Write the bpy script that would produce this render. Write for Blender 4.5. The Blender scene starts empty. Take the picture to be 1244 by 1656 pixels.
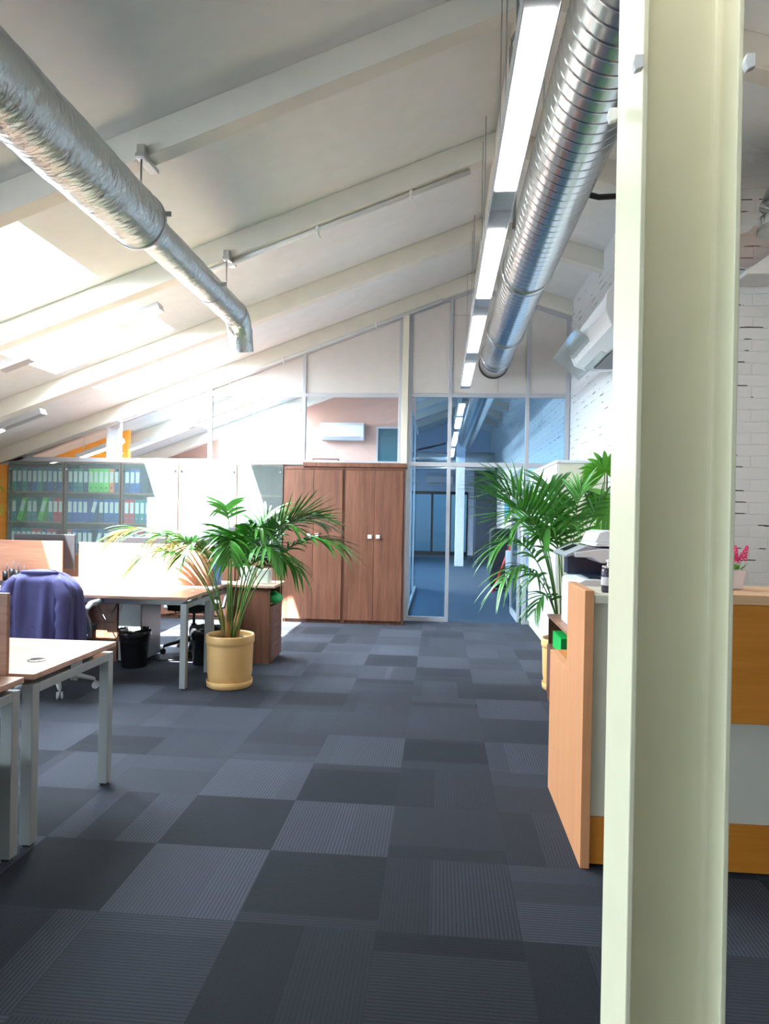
import bpy, bmesh, math, random
from mathutils import Vector, Matrix
PI = math.pi
random.seed(7)
S = bpy.context.scene
COL = S.collection

# ------------------------------------------------------------------ camera
YAW = math.atan(90/1090)
cam = bpy.data.objects.new('camera', bpy.data.cameras.new('camera')); COL.objects.link(cam)
S.camera = cam
cam.data.sensor_fit = 'VERTICAL'; cam.data.sensor_height = 24.0
cam.data.lens = 24.0*1090/1656
cam.data.clip_start = .02
cam.location = (0, 0, 1.45)
_F = Vector((-math.sin(YAW), math.cos(YAW), 0))
cam.matrix_world = (Matrix.Translation((0, 0, 1.45)) @ _F.to_track_quat('-Z', 'Y').to_matrix().to_4x4()
                    @ Matrix.Rotation(.019, 4, 'Z'))
S.view_settings.view_transform = 'Standard'; S.view_settings.look = 'None'
S.view_settings.gamma = 1.0; S.view_settings.use_curve_mapping = False
S.view_settings.exposure = 0.0

# ------------------------------------------------------------------ world, sun, sky light through roof windows
W = bpy.data.worlds.new('sky'); S.world = W; W.use_nodes = True
bg = W.node_tree.nodes['Background']; bg.inputs[0].default_value = (.82, .91, 1, 1); bg.inputs[1].default_value = 3.0

SUN_D = Vector((.345, .46, -1)).normalized()
sl = bpy.data.lights.new('sun', 'SUN'); so = bpy.data.objects.new('sun', sl); COL.objects.link(so)
sl.energy = 170; sl.angle = math.radians(.6); sl.color = (1, .96, .9)
so.rotation_euler = SUN_D.to_track_quat('-Z', 'Y').to_euler(); so.location = (-4, 2, 9)

RX, RZ, SLL, SLR = .46, 4.464, .367, .33          # ridge (rafter underside) and the two slopes
def zl(x, off=0): return RZ+off-(SLL*(RX-x) if x < RX else SLR*(x-RX))
CE = .2                                            # ceiling lies this far above the rafter undersides
BEAMS = [-3.97+1.65*i+.0 for i in range(0, 18)]    # centre of each rafter
BEAMS = [b-.2 for b in BEAMS]                      # ... 2.43 4.08 5.73 7.38 9.03 ...
YB = [round(9.03+1.65*k, 3) for k in range(-8, 10)]
SKX0, SKX1 = -4.3, -2.95                           # roof windows, horizontal extent
SKY = [(YB[i]+.2, YB[i+1]-.2) for i in range(len(YB)-1) if YB[i] > 3.5 and YB[i] < 18]

def area_light(name, loc, direction, sx, sy, power, color):
    l = bpy.data.lights.new(name, 'AREA'); l.shape = 'RECTANGLE'; l.size = sx; l.size_y = sy
    l.energy = power; l.color = color
    o = bpy.data.objects.new(name, l); COL.objects.link(o)
    o.location = loc
    x = Vector((0, 1, 0)); z = -Vector(direction).normalized(); y = z.cross(x).normalized()
    o.matrix_world = Matrix.Translation(loc) @ Matrix((x, y, z)).transposed().to_4x4()
    return o
SKY_POWER = 460
for (a, b) in SKY:
    xc = (SKX0+SKX1)/2
    n = Vector((-SLL, 0, 1)).normalized()
    p = Vector((xc, (a+b)/2, zl(xc, CE)))+n*.34
    area_light('sky_through_roof_window', p, -n, (b-a), (SKX1-SKX0)*1.06, SKY_POWER, (.84, .92, 1))
WIN_POWER = 150

# ------------------------------------------------------------------ materials
MATS = {}
def nodes_of(name):
    m = bpy.data.materials.new(name); m.use_nodes = True
    nt = m.node_tree; return m, nt, nt.nodes['Principled BSDF']
def N(nt, typ, **kw):
    n = nt.nodes.new(typ)
    for k, v in kw.items():
        if k.startswith('i_'):
            n.inputs[int(k[2:])].default_value = v
        else: setattr(n, k, v)
    return n
def L(nt, a, b): nt.links.new(a, b)
def math_n(nt, op, a, b=None, c=None):
    n = nt.nodes.new('ShaderNodeMath'); n.operation = op
    for i, v in enumerate((a, b, c)):
        if v is None: continue
        if isinstance(v, (int, float)): n.inputs[i].default_value = v
        else: L(nt, v, n.inputs[i])
    return n.outputs[0]
def plain(name, col, rough=.5, metal=0, bump=0, bscale=60, spec=None, var=.06):
    if name in MATS: return MATS[name]
    m, nt, p = nodes_of(name)
    p.inputs['Roughness'].default_value = rough; p.inputs['Metallic'].default_value = metal
    if spec is not None: p.inputs['Specular IOR Level'].default_value = spec
    tc = N(nt, 'ShaderNodeTexCoord')
    nz = N(nt, 'ShaderNodeTexNoise'); nz.inputs['Scale'].default_value = 7; nz.inputs['Detail'].default_value = 3
    L(nt, tc.outputs['Object'], nz.inputs['Vector'])
    mx = N(nt, 'ShaderNodeMixRGB'); L(nt, nz.outputs['Fac'], mx.inputs[0])
    mx.inputs[1].default_value = tuple(c*(1-var) for c in col)+(1,)
    mx.inputs[2].default_value = tuple(min(1, c*(1+var)) for c in col)+(1,)
    L(nt, mx.outputs[0], p.inputs['Base Color'])
    if bump:
        nb = N(nt, 'ShaderNodeTexNoise'); nb.inputs['Scale'].default_value = bscale; nb.inputs['Detail'].default_value = 4
        L(nt, tc.outputs['Object'], nb.inputs['Vector'])
        b = N(nt, 'ShaderNodeBump'); b.inputs['Strength'].default_value = bump; b.inputs['Distance'].default_value = .01
        L(nt, nb.outputs['Fac'], b.inputs['Height']); L(nt, b.outputs[0], p.inputs['Normal'])
    MATS[name] = m; return m
def emit(name, col, s):
    if name in MATS: return MATS[name]
    m, nt, p = nodes_of(name)
    p.inputs['Base Color'].default_value = tuple(col)+(1,)
    p.inputs['Emission Color'].default_value = tuple(col)+(1,); p.inputs['Emission Strength'].default_value = s
    MATS[name] = m; return m
def wood(name, c1, c2, rough=.4, scale=1.0, axis='Z', contrast=.5):
    if name in MATS: return MATS[name]
    m, nt, p = nodes_of(name)
    tc = N(nt, 'ShaderNodeTexCoord'); mp = N(nt, 'ShaderNodeMapping')
    sc = {'Z': (14, 14, .8), 'X': (.8, 14, 14), 'Y': (14, .8, 14)}[axis]
    mp.inputs['Scale'].default_value = tuple(s*scale for s in sc)
    L(nt, tc.outputs['Object'], mp.inputs[0])
    a = N(nt, 'ShaderNodeTexNoise'); a.inputs['Scale'].default_value = 1.0; a.inputs['Detail'].default_value = 6; a.inputs['Distortion'].default_value = .7
    b = N(nt, 'ShaderNodeTexNoise'); b.inputs['Scale'].default_value = 6; b.inputs['Detail'].default_value = 5
    L(nt, mp.outputs[0], a.inputs[0]); L(nt, mp.outputs[0], b.inputs[0])
    s = math_n(nt, 'ADD', math_n(nt, 'MULTIPLY', a.outputs['Fac'], .65), math_n(nt, 'MULTIPLY', b.outputs['Fac'], .35))
    cr = N(nt, 'ShaderNodeValToRGB'); L(nt, s, cr.inputs[0])
    cr.color_ramp.elements[0].position = .5-contrast*.28; cr.color_ramp.elements[0].color = tuple(c1)+(1,)
    cr.color_ramp.elements[1].position = .5+contrast*.28; cr.color_ramp.elements[1].color = tuple(c2)+(1,)
    L(nt, cr.outputs[0], p.inputs['Base Color']); p.inputs['Roughness'].default_value = rough
    bb = N(nt, 'ShaderNodeBump'); bb.inputs['Strength'].default_value = .08; L(nt, s, bb.inputs['Height']); L(nt, bb.outputs[0], p.inputs['Normal'])
    MATS[name] = m; return m
def glass(name, tint=(.93, .97, .98), k=1.0, rough=0.0, haze=0.0, hazecol=(.8, .85, .85)):
    if name in MATS: return MATS[name]
    m = bpy.data.materials.new(name); m.use_nodes = True; nt = m.node_tree; nt.nodes.clear()
    out = N(nt, 'ShaderNodeOutputMaterial'); tr = N(nt, 'ShaderNodeBsdfTransparent'); gl = N(nt, 'ShaderNodeBsdfGlossy')
    tr.inputs[0].default_value = tuple(tint)+(1,); gl.inputs['Roughness'].default_value = rough
    fr = N(nt, 'ShaderNodeFresnel')
    geo = N(nt, 'ShaderNodeNewGeometry')                 # same reflectance on both faces of a pane
    L(nt, math_n(nt, 'MULTIPLY_ADD', geo.outputs['Backfacing'], 1/1.5-1.5, 1.5), fr.inputs[0])
    fac = math_n(nt, 'MULTIPLY', fr.outputs[0], k)
    mx = N(nt, 'ShaderNodeMixShader'); L(nt, fac, mx.inputs[0]); L(nt, gl.outputs[0], mx.inputs[2])
    if haze:
        df = N(nt, 'ShaderNodeBsdfDiffuse'); df.inputs[0].default_value = tuple(hazecol)+(1,)
        m2 = N(nt, 'ShaderNodeMixShader'); m2.inputs[0].default_value = haze
        L(nt, tr.outputs[0], m2.inputs[1]); L(nt, df.outputs[0], m2.inputs[2]); L(nt, m2.outputs[0], mx.inputs[1])
    else: L(nt, tr.outputs[0], mx.inputs[1])
    L(nt, mx.outputs[0], out.inputs[0]); MATS[name] = m; return m

def carpet():
    m, nt, p = nodes_of('carpet_tiles')
    tc = N(nt, 'ShaderNodeTexCoord'); sp = N(nt, 'ShaderNodeSeparateXYZ'); L(nt, tc.outputs['Object'], sp.inputs[0])
    X = math_n(nt, 'DIVIDE', math_n(nt, 'SUBTRACT', sp.outputs[0], .308), .5)
    Y = math_n(nt, 'DIVIDE', math_n(nt, 'SUBTRACT', sp.outputs[1], 2.325), .5)
    i, j = math_n(nt, 'FLOOR', X), math_n(nt, 'FLOOR', Y)
    fx, fy = math_n(nt, 'FRACT', X), math_n(nt, 'FRACT', Y)
    par = math_n(nt, 'MODULO', math_n(nt, 'ADD', math_n(nt, 'ADD', i, j), 1000), 2)
    par = math_n(nt, 'GREATER_THAN', par, .5)
    inv = math_n(nt, 'SUBTRACT', 1, par)
    u = math_n(nt, 'ADD', math_n(nt, 'MULTIPLY', par, fx), math_n(nt, 'MULTIPLY', inv, fy))
    def wn(off):
        c = N(nt, 'ShaderNodeCombineXYZ'); L(nt, i, c.inputs[0]); L(nt, j, c.inputs[1]); c.inputs[2].default_value = off
        w = N(nt, 'ShaderNodeTexWhiteNoise'); w.noise_dimensions = '3D'; L(nt, c.outputs[0], w.inputs['Vector']); return w.outputs['Value']
    t1 = math_n(nt, 'MULTIPLY_ADD', wn(1.3), .38, .12)
    t2 = math_n(nt, 'MULTIPLY_ADD', wn(2.7), .35, .55)
    g1, g2 = math_n(nt, 'GREATER_THAN', u, t1), math_n(nt, 'GREATER_THAN', u, t2)
    # three bands
    a, b, c = wn(5.1), wn(6.2), wn(9.9)
    band = math_n(nt, 'ADD', math_n(nt, 'MULTIPLY', math_n(nt, 'SUBTRACT', 1, g1), a),
                  math_n(nt, 'ADD', math_n(nt, 'MULTIPLY', math_n(nt, 'SUBTRACT', g1, g2), b), math_n(nt, 'MULTIPLY', g2, c)))
    tone = math_n(nt, 'ADD', math_n(nt, 'MULTIPLY', band, .42), math_n(nt, 'MULTIPLY', math_n(nt, 'ADD', wn(14.4), math_n(nt, 'MULTIPLY', inv, -.35)), .58))
    # fine ribs
    rib = math_n(nt, 'FRACT', math_n(nt, 'MULTIPLY', u, 34))
    ribm = math_n(nt, 'GREATER_THAN', rib, .62)
    ribamt = math_n(nt, 'MULTIPLY', ribm, math_n(nt, 'MULTIPLY_ADD', band, .45, .2))
    cr = N(nt, 'ShaderNodeValToRGB'); L(nt, tone, cr.inputs[0])
    cr.color_ramp.elements[0].position = .05; cr.color_ramp.elements[0].color = (.004, .004, .006, 1)
    cr.color_ramp.elements[1].position = .85; cr.color_ramp.elements[1].color = (.047, .050, .066, 1)
    nz = N(nt, 'ShaderNodeTexNoise'); nz.inputs['Scale'].default_value = 260; nz.inputs['Detail'].default_value = 2; L(nt, tc.outputs['Object'], nz.inputs['Vector'])
    v = math_n(nt, 'MULTIPLY', math_n(nt, 'SUBTRACT', 1, ribamt), math_n(nt, 'MULTIPLY_ADD', nz.outputs['Fac'], .9, .55))
    mul = N(nt, 'ShaderNodeMixRGB'); mul.blend_type = 'MULTIPLY'; mul.inputs[0].default_value = 1
    L(nt, cr.outputs[0], mul.inputs[1]); cc = N(nt, 'ShaderNodeCombineXYZ')
    for k in range(3): L(nt, v, cc.inputs[k])
    L(nt, cc.outputs[0], mul.inputs[2]); L(nt, mul.outputs[0], p.inputs['Base Color'])
    p.inputs['Roughness'].default_value = .85; p.inputs['Specular IOR Level'].default_value = .12
    p.inputs['Sheen Weight'].default_value = .12; p.inputs['Sheen Roughness'].default_value = .5; p.inputs['Sheen Tint'].default_value = (.7, .8, 1, 1)
    bp = N(nt, 'ShaderNodeBump'); bp.inputs['Strength'].default_value = .4; bp.inputs['Distance'].default_value = .003
    L(nt, math_n(nt, 'SUBTRACT', nz.outputs['Fac'], ribamt), bp.inputs['Height']); L(nt, bp.outputs[0], p.inputs['Normal'])
    return m
def brick(name, swap):
    m, nt, p = nodes_of(name)
    tc = N(nt, 'ShaderNodeTexCoord'); sp = N(nt, 'ShaderNodeSeparateXYZ'); L(nt, tc.outputs['Object'], sp.inputs[0])
    cb = N(nt, 'ShaderNodeCombineXYZ'); L(nt, sp.outputs[1 if swap else 0], cb.inputs[0]); L(nt, sp.outputs[2], cb.inputs[1])
    wob = N(nt, 'ShaderNodeTexNoise'); wob.inputs['Scale'].default_value = 3; L(nt, cb.outputs[0], wob.inputs[0])
    ad = N(nt, 'ShaderNodeVectorMath'); ad.operation = 'MULTIPLY_ADD'; L(nt, wob.outputs['Color'], ad.inputs[0]); ad.inputs[1].default_value = (.03, .025, 0); L(nt, cb.outputs[0], ad.inputs[2])
    br = N(nt, 'ShaderNodeTexBrick'); L(nt, ad.outputs[0], br.inputs[0])
    br.inputs['Scale'].default_value = 1; br.inputs['Brick Width'].default_value = .26; br.inputs['Row Height'].default_value = .083; br.inputs['Mortar Size'].default_value = .0045
    br.inputs['Mortar Smooth'].default_value = .6
    br.inputs['Color1'].default_value = (.80, .82, .84, 1); br.inputs['Color2'].default_value = (.77, .79, .82, 1)
    nz = N(nt, 'ShaderNodeTexNoise'); nz.inputs['Scale'].default_value = 4.5; nz.inputs['Detail'].default_value = 5; L(nt, cb.outputs[0], nz.inputs[0])
    s2 = N(nt, 'ShaderNodeSeparateXYZ'); L(nt, ad.outputs[0], s2.inputs[0])
    row = math_n(nt, 'FRACT', math_n(nt, 'DIVIDE', s2.outputs[1], .083))
    line = math_n(nt, 'LESS_THAN', math_n(nt, 'ABSOLUTE', math_n(nt, 'SUBTRACT', row, math_n(nt, 'MULTIPLY', nz.outputs['Fac'], .10))), math_n(nt, 'MULTIPLY', nz.outputs['Fac'], .075))
    crack = math_n(nt, 'MULTIPLY', line, math_n(nt, 'GREATER_THAN', nz.outputs['Fac'], .575))
    head = math_n(nt, 'MULTIPLY', math_n(nt, 'GREATER_THAN', br.outputs['Fac'], .6), math_n(nt, 'GREATER_THAN', nz.outputs['Fac'], .66))
    crack = math_n(nt, 'MAXIMUM', crack, head)
    mx = N(nt, 'ShaderNodeMixRGB'); L(nt, crack, mx.inputs[0])
    br.inputs['Mortar'].default_value = (.74, .77, .80, 1)
    L(nt, br.outputs['Color'], mx.inputs[1]); mx.inputs[2].default_value = (.07, .06, .055, 1)
    if not swap:   # flaked paint showing the red brick beneath, one patch with its own outline
        dv = N(nt, 'ShaderNodeVectorMath'); dv.operation = 'DISTANCE'; L(nt, ad.outputs[0], dv.inputs[0]); dv.inputs[1].default_value = (2.25, 3.40, 0)
        pt = math_n(nt, 'MULTIPLY', math_n(nt, 'LESS_THAN', dv.outputs['Value'], math_n(nt, 'MULTIPLY', nz.outputs['Fac'], .30)), math_n(nt, 'LESS_THAN', wob.outputs['Fac'], 2))
        m3 = N(nt, 'ShaderNodeMixRGB'); L(nt, math_n(nt, 'MULTIPLY', pt, .5), m3.inputs[0]); L(nt, mx.outputs[0], m3.inputs[1]); m3.inputs[2].default_value = (.50, .26, .17, 1); mx = m3
    n2 = N(nt, 'ShaderNodeTexNoise'); n2.inputs['Scale'].default_value = 22; n2.inputs['Detail'].default_value = 5; L(nt, cb.outputs[0], n2.inputs[0])
    L(nt, mx.outputs[0], p.inputs['Base Color']); p.inputs['Roughness'].default_value = .55
    h = math_n(nt, 'ADD', math_n(nt, 'MULTIPLY', br.outputs['Fac'], -.55), math_n(nt, 'MULTIPLY', n2.outputs['Fac'], .9))
    bp = N(nt, 'ShaderNodeBump'); bp.inputs['Strength'].default_value = .55; bp.inputs['Distance'].default_value = .012
    L(nt, h, bp.inputs['Height']); L(nt, bp.outputs[0], p.inputs['Normal'])
    return m
def foil():
    m, nt, p = nodes_of('foil')
    p.inputs['Base Color'].default_value = (.62, .65, .66, 1); p.inputs['Metallic'].default_value = 1; p.inputs['Roughness'].default_value = .33
    tc = N(nt, 'ShaderNodeTexCoord')
    mp = N(nt, 'ShaderNodeMapping'); mp.inputs['Scale'].default_value = (9, 22, 9); L(nt, tc.outputs['Object'], mp.inputs[0])
    a = N(nt, 'ShaderNodeTexNoise'); a.inputs['Scale'].default_value = 1.6; a.inputs['Detail'].default_value = 6; L(nt, mp.outputs[0], a.inputs[0])
    b = N(nt, 'ShaderNodeTexNoise'); b.inputs['Scale'].default_value = 14; b.inputs['Detail'].default_value = 4; L(nt, tc.outputs['Object'], b.inputs['Vector'])
    sp = N(nt, 'ShaderNodeSeparateXYZ'); L(nt, tc.outputs['Object'], sp.inputs[0])
    g = math_n(nt, 'LESS_THAN', math_n(nt, 'FRACT', math_n(nt, 'MULTIPLY', sp.outputs[1], 60)), .12)
    h = math_n(nt, 'ADD', math_n(nt, 'MULTIPLY', a.outputs['Fac'], 1.0), math_n(nt, 'MULTIPLY_ADD', g, .12, math_n(nt, 'MULTIPLY', b.outputs['Fac'], .5)))
    bp = N(nt, 'ShaderNodeBump'); bp.inputs['Strength'].default_value = .9; bp.inputs['Distance'].default_value = .02
    L(nt, h, bp.inputs['Height']); L(nt, bp.outputs[0], p.inputs['Normal'])
    return m

M_CEIL = plain('white_ceiling_paint', (.80, .81, .80), .7)
M_BEAM = plain('white_beam_paint', (.78, .745, .67), .55)
M_WHITE = plain('white_paint', (.82, .82, .80), .5)
M_PANEL = plain('partition_panel', (.66, .61, .58), .6)
M_FRAME = plain('grey_frame_metal', (.50, .51, .55), .4, .2)
M_CREAM = plain('cream_column_paint', (.78, .72, .60), .5)
M_PILLAR = plain('pillar_gloss_paint', (.87, .83, .60), .35)
M_PILLARW = plain('pillar_white_paint', (.86, .87, .92), .35)
M_CARPET = carpet()
M_BLUECARPET = plain('blue_carpet', (.014, .045, .085), .9, 0, .5, 400)
M_BRX, M_BRY = brick('painted_brick_front', False), brick('painted_brick_side', True)
M_FOIL = foil()
M_DUCT = plain('galvanised_steel', (.66, .68, .69), .24, 1, .03, 12, None, .12)
M_STEEL = plain('zinc_steel', (.55, .57, .58), .35, 1)
M_LAMPM = plain('lamp_aluminium', (.58, .59, .62), .35, .5)
M_LAMP = emit('lamp_diffuser_glow', (1, .97, .93), 22)
M_WALV = wood('walnut_upright', (.115, .042, .024), (.215, .088, .052), .42)
M_WALX = wood('walnut_lengthwise', (.25, .10, .055), (.40, .19, .11), .38, 1, 'X')
M_WALT = wood('walnut_desktop', (.42, .24, .165), (.62, .39, .28), .3, 1, 'X')
M_BEECH = wood('beech_upright', (.66, .28, .125), (.76, .37, .18), .4, 1.2, 'Z', .9)
M_BEECHX = wood('beech_lengthwise', (.52, .17, .015), (.68, .27, .035), .4, 1, 'X', .8)
M_GREYM = plain('grey_desk_metal', (.36, .38, .38), .4, .3)
M_LAMI = plain('grey_laminate', (.62, .60, .52), .5)
M_CREAML = plain('cream_laminate', (.72, .68, .56), .45)
M_BLACK = plain('black_plastic', (.014, .014, .017), .4)
M_BLACKF = plain('black_fabric', (.02, .02, .024), .85, 0, .4, 300)
M_SCREEN = plain('dark_screen', (.012, .013, .018), .12)
M_CHROME = plain('chrome', (.75, .75, .76), .12, 1)
M_PLAST = plain('white_plastic', (.78, .80, .84), .35)
M_PLASTG = plain('grey_plastic', (.35, .37, .41), .4)
M_TERRA = plain('yellow_ceramic', (.82, .50, .20), .45, 0, .05, 40)
M_SOIL = plain('soil', (.045, .028, .018), .95, 0, 1, 60)
M_LEAF = plain('palm_leaf', (.055, .235, .025), .38, 0, 0, 60, None, .45)
M_LEAFL = plain('bright_leaf', (.13, .42, .035), .4, 0, 0, 60, None, .3)
M_STEM = plain('palm_stem', (.09, .20, .035), .5)
M_HUSK = plain('palm_husk', (.42, .20, .07), .8, 0, .5, 80)
M_JACKET = plain('purple_cotton', (.085, .078, .215), .8, 0, .25, 30, None, .15)
M_GLASS = glass('clear_glass')
M_GLASSD = glass('bookcase_glass', (.80, .86, .85), 1.1, .02, .10, (.55, .66, .66))
M_GLASSB = glass('blue_tinted_glass', (.74, .88, .97), 1.3)
M_RUBBER = plain('rubber', (.02, .02, .02), .7)

# ------------------------------------------------------------------ mesh helpers
def newbm(): return bmesh.new()
def box(bm, x0, x1, y0, y1, z0, z1, mi=0):
    vs = [bm.verts.new(p) for p in ((x0,y0,z0),(x1,y0,z0),(x1,y1,z0),(x0,y1,z0),(x0,y0,z1),(x1,y0,z1),(x1,y1,z1),(x0,y1,z1))]
    for f in ((0,3,2,1),(4,5,6,7),(0,1,5,4),(1,2,6,5),(2,3,7,6),(3,0,4,7)):
        bm.faces.new([vs[i] for i in f]).material_index = mi
    return vs
def prism(bm, pts, axis, a, b):
    """pts: 2-D outline; extruded along axis ('x','y','z') from a to b"""
    def mk(p, t): return {'x': (t, p[0], p[1]), 'y': (p[0], t, p[1]), 'z': (p[0], p[1], t)}[axis]
    A = [bm.verts.new(mk(p, a)) for p in pts]; B = [bm.verts.new(mk(p, b)) for p in pts]
    bm.faces.new(A); bm.faces.new(B[::-1])
    for i in range(len(pts)):
        j = (i+1) % len(pts); bm.faces.new((A[i], B[i], B[j], A[j]))
def frame_of(d):
    d = d.normalized(); up = Vector((0, 0, 1)) if abs(d.z) < .985 else Vector((1, 0, 0))
    s = d.cross(up).normalized(); return s, s.cross(d).normalized()
def tube(bm, pts, r, n=10, caps=True):
    pts = [Vector(p) for p in pts]; rr = r if isinstance(r, (list, tuple)) else [r]*len(pts); rings = []
    for k, p in enumerate(pts):
        d = (pts[min(k+1, len(pts)-1)]-pts[max(k-1, 0)])
        s, u = frame_of(d)
        rings.append([bm.verts.new(p+(s*math.cos(2*PI*i/n)+u*math.sin(2*PI*i/n))*rr[k]) for i in range(n)])
    for k in range(len(rings)-1):
        for i in range(n):
            j = (i+1) % n; f = bm.faces.new((rings[k][i], rings[k][j], rings[k+1][j], rings[k+1][i])); f.smooth = True
    if caps:
        bm.faces.new(rings[0][::-1]); bm.faces.new(rings[-1])
def lathe(bm, prof, c=(0, 0), n=32, z0=0):
    rings = [[bm.verts.new((c[0]+r*math.cos(2*PI*i/n), c[1]+r*math.sin(2*PI*i/n), z0+z)) for i in range(n)] for r, z in prof]
    for k in range(len(rings)-1):
        for i in range(n):
            j = (i+1) % n; f = bm.faces.new((rings[k][i], rings[k][j], rings[k+1][j], rings[k+1][i])); f.smooth = True
    bm.faces.new(rings[0][::-1]); bm.faces.new(rings[-1])
def rot_bm(bm, M): bmesh.ops.transform(bm, matrix=M, verts=bm.verts)

def base_of(o):
    v = Vector((0, 0, 0))
    while o: v = v+o.location; o = o.parent
    return v
def obj(name, bm, mat, parent=None, bevel=0, smooth=None, fix=True, seg=2):
    """links bm (given in world coordinates) as ONE object"""
    if fix: bmesh.ops.recalc_face_normals(bm, faces=bm.faces)
    me = bpy.data.meshes.new(name)
    if parent is not None: off = base_of(parent)
    else:
        xs = [v.co for v in bm.verts]
        off = Vector(((min(v.x for v in xs)+max(v.x for v in xs))/2, (min(v.y for v in xs)+max(v.y for v in xs))/2, min(v.z for v in xs)))
        if name.startswith(('floor',)) or mat in (M_BRX, M_BRY): off = Vector((0, 0, 0))
    bmesh.ops.translate(bm, verts=bm.verts, vec=-off)
    bm.to_mesh(me); bm.free()
    for mm in (mat if isinstance(mat, (list, tuple)) else [mat]): me.materials.append(mm)
    o = bpy.data.objects.new(name, me); COL.objects.link(o)
    if parent is not None: o.parent = parent
    else: o.location = off
    if smooth:
        for p in me.polygons: p.use_smooth = True
    if bevel:
        b = o.modifiers.new('bevel', 'BEVEL'); b.width = bevel; b.segments = seg; b.limit_method = 'ANGLE'; b.angle_limit = math.radians(50)
        b.harden_normals = False
    return o
def bx(name, x0, x1, y0, y1, z0, z1, mat, parent=None, bevel=.003):
    bm = newbm(); box(bm, x0, x1, y0, y1, z0, z1); return obj(name, bm, mat, parent, bevel)
def tag(o, label, cat, group=None, kind=None):
    o['label'] = label; o['category'] = cat
    if group: o['group'] = group
    if kind: o['kind'] = kind
    return o
def thing(name, label, cat, loc=(0, 0, 0), group=None):
    o = bpy.data.objects.new(name, None); COL.objects.link(o); o.location = loc; o.empty_display_size = .1
    return tag(o, label, cat, group)
def struct(o, label=None):
    o['kind'] = 'structure'
    if label: o['label'] = label
    return o
def kids(o): return [c for c in bpy.data.objects if c.parent == o]
def dup(root, loc, label=None, rz=None, group=None):
    src = {o: [] for o in bpy.data.objects}
    for o in bpy.data.objects:
        if o.parent: src[o.parent].append(o)
    r = root.copy(); COL.objects.link(r); r.location = loc
    if rz is not None: r.rotation_euler = (0, 0, rz)
    if label: r['label'] = label
    if group: r['group'] = group
    for ch in src[root]:
        c = ch.copy(); COL.objects.link(c); c.parent = r
        for g in src[ch]:
            d = g.copy(); COL.objects.link(d); d.parent = c
    return r

# ================================================================== SETTING
YP = 9.05           # glass partition
XW = 1.68           # right side wall
YC = 5.0            # where the side wall turns away to the right
XL, XR, YN, YF = -7.0, 6.5, -4.0, 23.5
bm = newbm(); box(bm, XL, XR, YN, YP+.03, -.1, 0); struct(obj('floor', bm, M_CARPET), 'dark grey striped carpet tiles')
bm = newbm(); box(bm, XL, XR, YP+.03, YF, -.1, -.002); struct(obj('floor', bm, M_BLUECARPET), 'plain blue carpet beyond the glass partition')

# ceiling: left slope with openings for the roof windows, right slope
def slope_slab(bm, x0, x1, y0, y1, th=.04):
    z0, z1 = zl(x0, CE), zl(x1, CE)
    pts = [(x0, z0), (x1, z1), (x1, z1+th), (x0, z0+th)]
    prism(bm, pts, 'y', y0, y1)
bm = newbm()
slope_slab(bm, XL, SKX0, YN, YF+2.4); slope_slab(bm, SKX1, RX, YN, YF+2.4)
ys = [YN]
for a, b in SKY: ys += [a, b]
ys.append(YF+2.4)
for k in range(0, len(ys), 2): slope_slab(bm, SKX0, SKX1, ys[k], ys[k+1])
struct(obj('ceiling', bm, M_CEIL), 'white sloping ceiling on the window side')
bm = newbm(); slope_slab(bm, RX, XR, YN, YF+2.4); struct(obj('ceiling', bm, M_CEIL), 'white sloping ceiling on the brick wall side')
# roof window linings and panes
for k, (a, b) in enumerate(SKY):
    bm = newbm()
    for (xa, xb, ya, yb) in ((SKX0-.03, SKX0, a-.03, b+.03), (SKX1, SKX1+.03, a-.03, b+.03), (SKX0, SKX1, a-.03, a), (SKX0, SKX1, b, b+.03)):
        za, zb = zl(xa, CE), zl(xb, CE)
        prism(bm, [(xa, za+.041), (xb, zb+.041), (xb, zb+.26), (xa, za+.26)], 'y', ya, yb)
    t = struct(obj('trim_%d' % (20+k), bm, M_WHITE), 'white roof window lining')
    bm = newbm()
    prism(bm, [(SKX0, zl(SKX0, CE)+.24), (SKX1, zl(SKX1, CE)+.24), (SKX1, zl(SKX1, CE)+.246), (SKX0, zl(SKX0, CE)+.246)], 'y', a, b)
    struct(obj('window_%d' % (20+k), bm, M_GLASS), 'roof window pane')

# rafters
for k, y in enumerate(YB):
    if y > 22: continue
    bm = newbm(); w = .065
    prism(bm, [(XL, zl(XL)), (RX, RZ), (RX, RZ+CE-.001), (XL, zl(XL, CE)-.001)], 'y', y-w, y+w)
    struct(obj('trim_%d' % (40+k), bm, M_BEAM, None, .004), 'white painted rafter of the left slope')
    bm = newbm()
    xe = XR if y < YC else XW
    prism(bm, [(RX, RZ), (xe, zl(xe)), (xe, zl(xe, CE)-.001), (RX, RZ+CE-.001)], 'y', y-w, y+w)
    struct(obj('trim_%d' % (60+k), bm, M_BEAM, None, .004), 'white painted rafter of the right slope')
    # small stepped fillet where rafter meets the ceiling on both sides
bm = newbm(); box(bm, RX-.06, RX+.06, YN, YF, RZ-.06, RZ+.12); struct(obj('trim_1', bm, M_BEAM, None, .004), 'white ridge board')

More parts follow.
